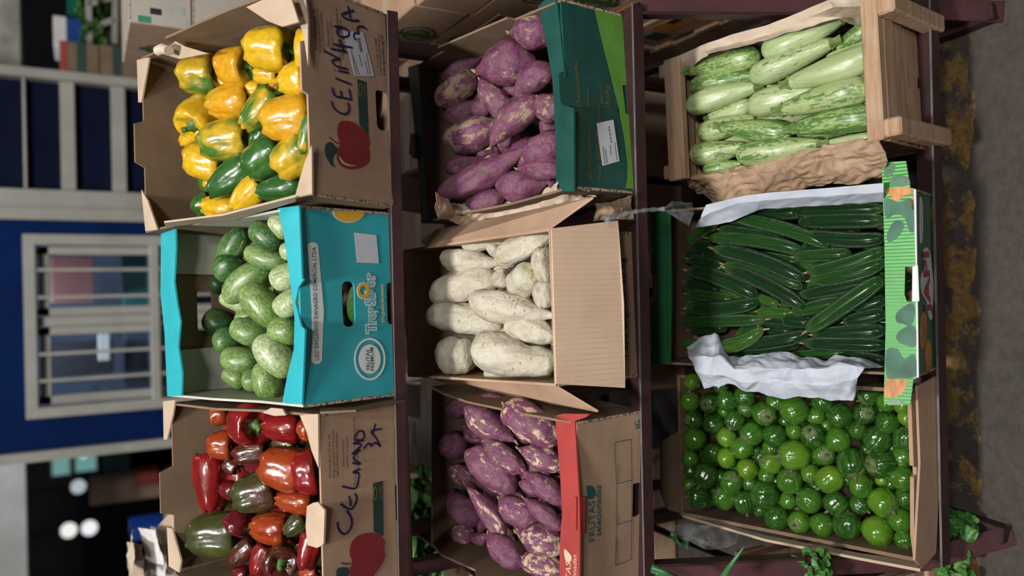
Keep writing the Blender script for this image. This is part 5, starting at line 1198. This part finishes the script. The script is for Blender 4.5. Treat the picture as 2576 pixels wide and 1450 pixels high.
Y1, Y2, O1, GR, DG, OL = (.64, .39, .012), (.56, .36, .02), (.62, .31, .012), (.06, .16, .02), (.028, .105, .02), (.34, .32, .02)
palA = {'y': (Y1, OL, .30), 'o': (O1, Y2, .35), 'm': (Y2, GR, .50), 'n': (Y2, GR, .42), 'd': (DG, GR, .35), 'e': (GR, Y2, .42)}
L_ = lambda lift, **k: dict(lift=lift, **k)
place('A', c1, 'pepper', 'bell_pepper', 'bell pepper', 'pepper', 'yellow pepper carton', [
    (525, 440, 300, 470, 245, 'n', L_(.0, v=1)), (722, 400, 528, 402, 235, 'o', L_(.005, tilt=20, L=215, v=0)), (960, 300, 700, 295, 262, 'y', L_(.02, v=1)), (975, 250, 860, 205, 130, 'y', L_(-.015)),
    (1095, 190, 1050, 430, 170, 'y', L_(.01, stem=False)), (1075, 470, 900, 520, 215, 'y', L_(.005, stem=False)), (900, 460, 750, 450, 130, 'y', L_(-.02)), (730, 600, 468, 640, 232, 'o', L_(.0, v=2, stem=False)),
    (365, 775, 480, 640, 245, 'y', L_(.0, tilt=42, L=250, v=1)), (885, 570, 685, 775, 195, 'e', L_(.012, v=2)), (1110, 700, 805, 745, 275, 'o', L_(.022, v=1, stem=False)), (1120, 715, 1050, 940, 140, 'e', L_(.02, stem=False)),
    (715, 830, 425, 880, 252, 'm', L_(.012, v=1, stem=False)), (420, 790, 310, 880, 130, 'y', L_(-.02)), (570, 1000, 330, 962, 235, 'y', L_(-.005, v=0, stem=False)), (830, 780, 740, 940, 140, 'd', L_(-.015)),
    (915, 900, 705, 1040, 238, 'd', L_(.012, v=1)), (1080, 900, 885, 1035, 245, 'm', L_(.018, v=1, stem=False)), (730, 995, 470, 1180, 195, 'd', L_(.01, v=3, stem=False)), (1040, 1120, 770, 1170, 165, 'd', L_(.012, v=2, stem=False)),
    (800, 1115, 615, 1280, 180, 'y', L_(.005, v=3)), (650, 1270, 430, 1250, 165, 'y', L_(-.005, v=2)), (490, 1220, 385, 1280, 150, 'd', L_(-.02)), (520, 1090, 450, 1140, 90, 'o', L_(-.025)), (790, 545, 690, 535, 110, 'y', L_(-.025)), (560, 520, 620, 480, 110, 'n', L_(-.025))],
    palA, 5, .6, 1.04, {'y': 'yellow', 'o': 'orange yellow', 'm': 'yellow and green', 'n': 'yellow green', 'd': 'dark green', 'e': 'green and yellow'}, -.055, 14, .042, .09)
P1, P2, K1, K2 = (.035, .11, .03), (.26, .38, .13), (.10, .20, .05), (.46, .54, .30)
palB = {'d': (P1, (.12, .24, .07), .40), 'm': (K1, P2, .5), 'p': (P2, K2, .62), 'g': ((.13, .24, .05), P2, .5)}
place('B', c2, 'fatcuke', 'cucumber', 'stubby cucumber', 'cucumber', 'teal carton', [
    (445, 425, 605, 185, 165, 'd', L_(0)), (650, 180, 860, 315, 165, 'd', L_(.012)), (785, 125, 905, 260, 140, 'p', L_(.018)), (605, 355, 900, 435, 140, 'm', L_(.0)), (860, 395, 950, 330, 110, 'p', L_(.01)),
    (415, 530, 575, 415, 160, 'd', L_(.012)), (370, 560, 480, 605, 130, 'd', L_(-.012)), (475, 690, 785, 450, 185, 'm', L_(.012, v=1)), (785, 565, 985, 480, 175, 'p', L_(.015)), (595, 590, 850, 850, 205, 'g', L_(.025, v=0)),
    (815, 765, 990, 640, 165, 'p', L_(.02)), (440, 660, 650, 750, 125, 'p', L_(-.018, v=1)), (345, 780, 505, 885, 170, 'd', L_(0)), (430, 985, 545, 940, 150, 'd', L_(.0, tilt=35, L=190)), (515, 855, 745, 930, 165, 'm', L_(.005)), (540, 825, 690, 790, 95, 'm', L_(-.012)),
    (765, 895, 980, 925, 180, 'g', L_(.012)), (690, 940, 925, 1185, 205, 'p', L_(.028, v=0)), (448, 1070, 705, 1095, 168, 'm', L_(.005)), (465, 1165, 610, 1265, 135, 'g', L_(-.005)), (595, 1245, 725, 1215, 145, 'm', L_(.0)), (735, 1090, 795, 1365, 180, 'g', L_(.018))],
    palB, 5, .6, 1.08, {'d': 'dark green', 'm': 'mottled green', 'p': 'pale whitish', 'g': 'light green'}, -.05, 12, .038, .14)
R1, R2, BR, OR, DR = (.20, .008, .008), (.13, .007, .008), (.065, .016, .009), (.28, .040, .007), (.11, .007, .013)
GB = (.045, .05, .014)
palC = {'r': (R1, R2, .4), 'o': (OR, R1, .38), 'b': (BR, R2, .42), 'g': (GB, (.06, .075, .015), .45), 'm': (OR, GB, .50), 'k': (DR, R2, .45), 'x': (BR, GB, .5)}
place('C', c3, 'pepper', 'bell_pepper', 'bell pepper', 'pepper', 'red pepper carton', [
    (450, 200, 580, 180, 185, 'o', L_(-.01, v=0)), (765, 275, 690, 258, 325, 'r', L_(.01, tilt=55, L=300, v=1)), (1130, 290, 838, 282, 235, 'r', L_(.012, v=2, stem=False)), (1210, 300, 1110, 330, 185, 'o', L_(.015, stem=False)), (610, 430, 415, 432, 220, 'o', L_(.0, v=1, stem=False)),
    (430, 490, 440, 945, 270, 'r', L_(-.005, v=2, stem=False)), (870, 460, 612, 522, 178, 'b', L_(.005, stem=False)), (640, 620, 540, 560, 130, 'x', L_(-.02)), (1160, 650, 828, 570, 330, 'm', L_(.025, v=1, stem=False)), (1290, 620, 1090, 652, 350, 'r', L_(.028, v=1, stem=False)),
    (950, 755, 612, 845, 305, 'x', L_(.018, v=1, stem=False)), (1220, 880, 942, 850, 185, 'o', L_(.012, v=2, stem=False)), (660, 1110, 265, 1135, 340, 'g', L_(-.01, v=1, stem=False)), (600, 1095, 710, 965, 205, 'k', L_(.012, v=2)), (1030, 1085, 748, 1060, 245, 'o', L_(.02, v=2, stem=False)),
    (1160, 990, 1010, 1120, 155, 'g', L_(.012)), (770, 1190, 572, 1360, 158, 'b', L_(.0, v=3, stem=False)), (880, 1210, 770, 1450, 180, 'r', L_(.005, stem=False)), (978, 1345, 968, 1320, 265, 'b', L_(.02, tilt=72, L=260, v=1)), (1225, 1115, 1165, 1400, 185, 'r', L_(.025, v=0, stem=False)), (1265, 1408, 1120, 1445, 130, 'o', L_(.02)),
    (1040, 950, 930, 970, 110, 'k', L_(-.01)), (1180, 985, 1100, 975, 85, 'g', L_(-.01)), (630, 790, 505, 755, 150, 'k', L_(-.015)), (720, 1440, 600, 1420, 130, 'k', L_(-.02))],
    palC, 5, .6, 1.04, {'r': 'red', 'o': 'orange red', 'b': 'brownish red', 'g': 'olive green', 'm': 'orange and olive', 'k': 'deep crimson', 'x': 'brown and green'}, -.06, 14, .042, .09)
BE, BE2 = (.36, .26, .17), (.62, .46, .30)
ZZ = (0.0, 0.0, 0.0)
palD = {'v': (ZZ, BE, .46), 'b': (ZZ, BE, .60), 'n': (ZZ, BE, .53)}
place('D', c4, 'spud', 'sweet_potato', 'sweet potato', 'sweet potato', 'dark green carton', [
    (560, 345, 315, 490, 125, 'v', L_(-.008)), (525, 455, 285, 635, 165, 'b', L_(.008, v=3)), (515, 435, 890, 370, 255, 'n', L_(.015, v=0)), (720, 200, 1010, 200, 215, 'n', L_(.022, v=0)), (545, 485, 770, 725, 145, 'n', L_(.01, v=1)), (620, 645, 328, 720, 132, 'v', L_(-.008)),
    (755, 615, 1000, 400, 172, 'n', L_(.018, v=2)), (692, 745, 318, 870, 205, 'b', L_(.012, v=0)), (605, 905, 925, 590, 192, 'n', L_(.022, v=2)), (895, 590, 1060, 700, 165, 'n', L_(.015, v=1)), (815, 970, 1070, 845, 185, 'v', L_(.012, v=3)), (600, 915, 325, 1030, 125, 'n', L_(-.012)),
    (845, 885, 272, 1190, 172, 'v', L_(.022, v=2)), (770, 1028, 1070, 1032, 145, 'v', L_(.018, v=0)), (965, 1108, 640, 1132, 192, 'v', L_(.018, v=0)), (460, 1242, 700, 1180, 132, 'v', L_(-.002)), (800, 548, 680, 550, 60, 'v', L_(-.012)), (1020, 760, 925, 770, 80, 'v', L_(-.008)), (610, 925, 520, 935, 60, 'v', L_(-.015)), (1010, 1105, 960, 1112, 60, 'v', L_(-.01))],
    palD, 5, .5, 1.04, {'v': 'vivid purple', 'b': 'beige scuffed', 'n': 'dusty purple'}, -.05, 12, .034, .14)
palE = {'w': (ZZ, ZZ, .5)}
place('E', c5, 'root', 'white_root', 'white root', 'root vegetable', 'plain kraft carton', [
    (845, 240, 485, 315, 112, 'w', L_(-.004, v=2)), (750, 437, 335, 400, 165, 'w', L_(.01, v=0)), (1090, 238, 712, 430, 175, 'w', L_(.015, v=1)), (1120, 430, 975, 455, 235, 'w', L_(.012, v=3)), (735, 535, 272, 668, 205, 'w', L_(.018, v=1)), (930, 525, 880, 580, 205, 'w', L_(.02, tilt=55, L=330, v=3)),
    (800, 600, 725, 495, 135, 'w', L_(-.01)), (1115, 792, 525, 675, 215, 'w', L_(.032, v=0)), (1120, 640, 975, 650, 175, 'w', L_(.015, v=3)), (765, 852, 242, 788, 205, 'w', L_(.015, v=1)), (578, 1062, 322, 1048, 245, 'w', L_(.012, v=3)), (1125, 1105, 562, 995, 275, 'w', L_(.032, v=2)),
    (1120, 935, 775, 855, 172, 'w', L_(.015, v=1)), (940, 1195, 635, 1180, 95, 'w', L_(-.012)), (500, 510, 410, 490, 90, 'w', L_(-.01)), (770, 310, 660, 350, 110, 'w', L_(-.012)), (640, 905, 590, 930, 60, 'w', L_(.0))],
    palE, 4, .45, 1.04, {'w': 'cream coloured'}, -.055, 10, .036, .17)
palF = {'s': (ZZ, BE2, .53), 'v': (ZZ, BE2, .45), 'w': (ZZ, BE2, .59)}
place('F', c6, 'spud', 'sweet_potato', 'sweet potato', 'sweet potato', 'red lipped carton', [
    (530, 185, 352, 288, 135, 'v', L_(-.01)), (790, 190, 565, 180, 90, 'v', L_(-.008)), (842, 485, 472, 235, 195, 's', L_(.015, v=0)), (755, 225, 1150, 490, 245, 'w', L_(.018, v=3)), (485, 560, 315, 470, 185, 'v', L_(.005, v=3)), (645, 485, 478, 365, 145, 's', L_(-.008)), (615, 455, 920, 705, 155, 's', L_(.014, v=1)),
    (845, 860, 482, 550, 245, 's', L_(.022, v=1)), (855, 535, 1180, 675, 175, 's', L_(.02, v=0)), (605, 775, 352, 675, 135, 's', L_(-.006)), (890, 695, 1190, 930, 155, 'v', L_(.022, v=0)), (475, 790, 775, 1210, 145, 's', L_(.022, v=2)), (585, 1075, 365, 875, 175, 'v', L_(.002, v=3)), (722, 895, 1018, 1055, 195, 's', L_(.018, v=1)),
    (892, 885, 1180, 1120, 128, 'v', L_(.016, v=0)), (545, 1175, 395, 1115, 135, 's', L_(.004, v=3)), (1035, 885, 865, 775, 90, 'v', L_(-.01)), (655, 1148, 525, 1185, 95, 'v', L_(-.004)), (645, 1142, 918, 1370, 185, 'v', L_(.016, v=1)), (842, 1135, 1190, 1258, 225, 'w', L_(.022, v=0)), (892, 1322, 1190, 1428, 175, 'w', L_(.018, v=3)), (640, 1100, 570, 1075, 90, 'v', L_(-.012)), (430, 930, 350, 850, 95, 'v', L_(-.012))],
    palF, 5, .5, 1.04, {'s': 'peeling purple', 'v': 'plain purple', 'w': 'heavily scraped'}, -.05, 12, .034, .14)
Z1, Z2 = (.36, .46, .20), (.46, .54, .30)
palG = {'p': (Z1, Z2, .40), 'f': (Z1, (.40, .48, .22), .53), 'd': ((.30, .42, .14), Z1, .60)}
place('G', c7, 'zuke', 'zucchini', 'zucchini', 'zucchini', 'wooden crate', [
    (345, 462, 805, 365, 165, 'd', L_(.004)), (1340, 110, 815, 355, 195, 'p', L_(.02, v=1)), (1300, 315, 1550, 165, 135, 'd', L_(-.005, stem=False)), (1270, 280, 735, 515, 172, 'p', L_(.024, v=0)), (980, 550, 1570, 345, 192, 'p', L_(.024, v=2)), (780, 495, 345, 575, 145, 'd', L_(-.006, stem=False)), (780, 565, 325, 705, 155, 'p', L_(.012, v=2)),
    (1240, 580, 725, 705, 182, 'p', L_(.008, stem=False)), (930, 725, 1545, 570, 185, 'f', L_(.026, v=1)), (470, 768, 750, 675, 120, 'p', L_(-.012)), (770, 775, 395, 875, 145, 'f', L_(-.002, stem=False)), (545, 825, 1010, 870, 145, 'd', L_(.012, v=0)), (1005, 842, 1600, 755, 172, 'd', L_(.014, v=1)), (1400, 565, 1580, 495, 120, 'p', L_(-.006, stem=False)), (1420, 705, 1595, 650, 105, 'p', L_(-.006, stem=False)),
    (700, 955, 350, 1012, 152, 'f', L_(.002, stem=False)), (1190, 938, 645, 1015, 165, 'f', L_(.01, v=0)), (690, 1065, 435, 1105, 95, 'd', L_(-.008, stem=False)), (1240, 930, 1600, 885, 80, 'p', L_(-.006)), (1240, 375, 1565, 275, 100, 'f', L_(-.008, stem=False))],
    palG, 4, .25, 1.03, {'p': 'pale green', 'f': 'speckled', 'd': 'heavily streaked'}, -.045, 10, .03, .24)
U1, U2, U3 = (.008, .036, .011), (.014, .062, .014), (.03, .11, .016)
palH = {'d': (U1, U2, .5), 'm': (U2, U3, .5), 'l': (U3, (.075, .18, .022), .5)}
hits = [(1418, 282, 878, 300, 78, 'd'), (960, 300, 590, 330, 82, 'd', -.008), (540, 330, 1092, 492, 78, 'm', .016, 1), (1418, 350, 915, 360, 88, 'd', -.004), (968, 430, 1418, 452, 88, 'd', .01, 2), (470, 400, 840, 452, 72, 'd', -.004), (460, 378, 298, 482, 62, 'l', .004, 2), (400, 450, 942, 522, 78, 'm', .006, 1), (320, 490, 452, 525, 62, 'd', -.008),
        (430, 508, 955, 685, 88, 'd', .02, 1), (300, 570, 520, 632, 78, 'd', -.002), (495, 600, 945, 732, 72, 'm', .008, 1), (500, 618, 965, 852, 84, 'd', .02, 1), (700, 545, 932, 592, 58, 'm', -.006), (898, 560, 1225, 538, 78, 'm', .0), (968, 648, 1418, 518, 88, 'm', .014, 2), (985, 695, 1418, 585, 92, 'm', .016, 2), (915, 785, 1385, 690, 78, 'd', .002), (285, 635, 692, 785, 92, 'd', .006, 1),
        (280, 700, 480, 752, 62, 'd', -.01), (285, 768, 560, 802, 66, 'm', -.006), (285, 852, 695, 815, 84, 'd', .008, 2), (815, 830, 690, 788, 52, 'l', -.006), (690, 870, 892, 882, 64, 'l', -.006), (885, 875, 1175, 810, 78, 'm', .006), (965, 985, 1405, 685, 98, 'm', .03, 0), (835, 920, 1005, 932, 84, 'd', -.006), (730, 915, 255, 932, 70, 'm', .006), (720, 975, 248, 1048, 88, 'l', .034, 3), (485, 1062, 975, 998, 88, 'd', .008, 2),
        (555, 1125, 925, 1058, 68, 'd', -.004), (1000, 1002, 1425, 978, 92, 'd', .0), (945, 1050, 1425, 1062, 84, 'd', .006), (865, 1125, 1205, 1102, 62, 'm', .004), (1100, 1110, 1425, 1152, 72, 'd', -.002), (1180, 932, 1425, 878, 84, 'd', .002), (1250, 862, 1425, 800, 84, 'd', -.002), (740, 922, 885, 952, 62, 'd', -.01), (1050, 792, 1300, 770, 64, 'd', -.01), (285, 542, 405, 548, 54, 'd', -.01), (940, 502, 1200, 500, 64, 'd', -.01), (600, 760, 800, 820, 60, 'd', -.014), (300, 975, 520, 960, 66, 'd', -.006), (270, 880, 560, 880, 66, 'd', -.008), (700, 955, 900, 985, 70, 'd', -.004), (1150, 740, 1410, 700, 70, 'd', -.012)]
place('H', c8, 'cuke', 'cucumber', 'cucumber', 'cucumber', 'bright green carton', [(a, b, c_, d_, w_, cl, L_(r[0] if r else 0, **({'v': r[1]} if len(r) > 1 else {'v': 0}))) for a, b, c_, d_, w_, cl, *r in hits],
    palH, 6, .1, 1.05, {'d': 'dark green', 'm': 'green', 'l': 'yellowish green'}, -.028, 16, .017, .24)
# round green eggplants (jilo): x, y, diameter, stem direction in the picture, tilt to the viewer
J = [(375, 160, 112, .7, .5, 40), (355, 290, 128, 0, -1, 20), (490, 300, 142, -.5, .2, 60), (605, 285, 142, .5, .5, -40), (560, 185, 112, 1, 0, -80), (722, 255, 142, 1, 0, 10), (730, 340, 112, -.3, -.6, 50, -.012), (380, 410, 128, -1, 0, 30), (515, 440, 137, .8, -.3, -20), (655, 415, 132, -.4, .8, 10), (850, 370, 162, .2, .3, 72), (925, 290, 122, .2, .3, 30, -.008), (1050, 350, 192, 1, -.4, 0), (1195, 390, 124, 0, -1, -30, -.01), (1240, 292, 150, .5, -.3, -40), (1350, 385, 167, .8, -.5, -10), (1550, 250, 142, -.6, .3, 0), (1515, 370, 145, .3, 0, 76), (1665, 430, 152, -.3, -.2, -60), (1665, 295, 132, 1, 0, -60), (1775, 315, 132, 1, 0, -60), (1795, 400, 112, .8, .3, -20),
     (390, 540, 152, .5, -.3, -50), (600, 530, 132, .5, -.9, -10), (770, 505, 152, -.6, .5, 20), (920, 520, 157, .5, .5, -60), (1050, 490, 114, 1, .3, -60, -.01), (1175, 520, 167, -.3, -.3, 55), (1340, 545, 167, -.1, .3, -80), (1470, 480, 124, .3, -.8, -20, -.01), (1600, 540, 177, -.5, .8, -20), (1790, 540, 162, .1, -1, 10), (705, 600, 147, -.5, .1, -60), (510, 630, 132, -.3, .8, -20), (600, 665, 137, .5, .7, -40), (895, 597, 114, .2, .5, 20, -.016), (1050, 645, 197, -1, .1, -10), (1245, 640, 152, .2, .1, 78, -.008), (1430, 700, 197, .2, .8, 35), (1630, 705, 192, -.8, .1, 20), (1770, 660, 152, .3, .5, -50, -.014),
     (360, 670, 117, 1, .2, -70), (460, 780, 167, -.4, .7, 10), (740, 740, 137, .5, .5, -30), (895, 700, 142, -.8, -.3, 10), (865, 785, 114, .2, .5, -60, -.012), (635, 830, 152, .2, -.5, 50), (755, 830, 112, .5, -.5, -40, -.014), (1020, 820, 167, .1, -.8, 30), (1155, 770, 122, .1, .5, 45, -.006), (1285, 805, 177, -.7, .6, -20), (1490, 850, 152, .1, .8, -10), (1400, 812, 84, 1, 0, -40, -.02), (1630, 812, 90, 1, 0, -40, -.02), (1765, 800, 167, .7, .2, 40), (355, 850, 96, .1, .3, 70, -.01), (415, 925, 152, -.9, 0, 0), (585, 930, 152, -.7, -.5, 10), (720, 960, 142, .2, .9, 0), (850, 910, 192, 1, .2, 0), (1010, 950, 117, 1, .2, -50, -.01),
     (1150, 945, 172, -.7, -.4, -20), (1325, 965, 162, -.6, .6, -10), (1480, 975, 124, .5, .4, 30, -.006), (1640, 960, 192, .4, .4, 45), (1785, 930, 132, .5, 0, -40, -.01), (935, 1060, 162, .1, -.4, -60), (1085, 1090, 147, -.3, .2, 55), (1235, 1110, 157, .5, .2, -60), (1400, 1110, 182, 0, -.8, 0), (1600, 1150, 197, .2, .3, -50), (1755, 1080, 162, .6, .6, -20), (1775, 1205, 122, .2, .5, 40, -.008),
     (590, 352, 104, 1, .4, -30, -.018), (990, 420, 84, 1, 0, -30, -.02), (1262, 452, 94, 1, 0, -30, -.02), (1530, 612, 84, 0, 1, -10, -.02), (562, 790, 94, 1, 0, -30, -.02), (360, 752, 88, 1, 0, 20, -.014), (825, 1012, 94, 1, 0, -40, -.018), (1190, 862, 94, 1, 0, -40, -.02), (1420, 455, 80, 0, 1, -30, -.022), (1700, 600, 90, 1, 0, -30, -.022), (800, 620, 80, 1, 0, -30, -.022)]
JC = {'d': ((.014, .060, .008), (.024, .085, .010), 'dark green'), 'm': ((.028, .105, .009), (.048, .145, .012), 'mid green'), 'l': ((.060, .165, .011), (.11, .22, .014), 'light green')}
lab = label_rows([c9(j[0], j[1]) for j in J], 8)
P0, n = basis('I'); rg = random.Random(5)
for i, j in enumerate(J):
    x, y = c9(j[0], j[1]); lift = j[6] if len(j) > 6 else 0.0
    c = world_plane(x, y, n, P0 + n * lift); tc = (CAM - c) / np.linalg.norm(CAM - c)
    dr = DN * j[3] - RT * j[4]; dr = dr / np.linalg.norm(dr); tl = math.radians(j[5])
    a = dr * math.cos(tl) + tc * math.sin(tl)
    dia = j[2] * .3793 * ((c - CAM) @ FW) / FPX
    ck_ = 'd' if rg.random() < .42 else 'm' if rg.random() < .68 else 'l'
    cc = JC[ck_]
    spawn('jilo', rg.choice((0, 1, 1, 2, 3)), 'round_eggplant', c, a, dia * rg.uniform(.98, 1.1), dia, np.cross(a, tc + .2 * dr), dict(c1=cc[0], c2=cc[1], amt=.5), f'{cc[2]} round eggplant, {lab[i]} of the lowest kraft carton', 'round green eggplants in the kraft carton', 'eggplant')
w, hf, hb, d = BOX['I'][5:]; lx, ly, lz = FR['I'][1:]
for i in range(30):
    cx = -w/2 + .05 + (w - .10) * ((i * .618 + .1) % 1); cy = .05 + (d - .10) * (i + .5) / 30
    c = FR['I'][0] + lx * cx + ly * cy + lz * max(.04, PLANE['I'][0] + PLANE['I'][1] * cy - .042)
    cc = JC['dm'[i % 2]]
    spawn('jilo', i % 4, 'round_eggplant', c, (math.cos(i * 2.1), math.sin(i * 2.1), .3), .058, .056, (0, 0, 1), dict(c1=cc[0], c2=cc[1], amt=.5), 'round eggplant mostly hidden under the top layer in the lowest carton', 'hidden round eggplants', 'eggplant', False)

# single items glimpsed through the handle holes
for k, kind, pal, xy, lab_, nm, ct in (('A', 'pepper', palA['e'], (968, 270), 'green bell pepper glimpsed through the handle slot of the apple carton', 'bell_pepper', 'pepper'), ('B', 'fatcuke', palB['d'], (876, 770), 'dark stubby cucumber glimpsed through the teal carton handle hole', 'cucumber', 'cucumber')):
    q = on(k, 'y', .055, *xy); q.z = .042; lx, ly, lz = FR[k][1:]
    spawn(kind, 1 if kind == 'pepper' else 0, nm, toworld(k, q), lx, .10, .075, ly, dict(c1=pal[0], c2=pal[1], amt=pal[2]), lab_, None, ct, False)
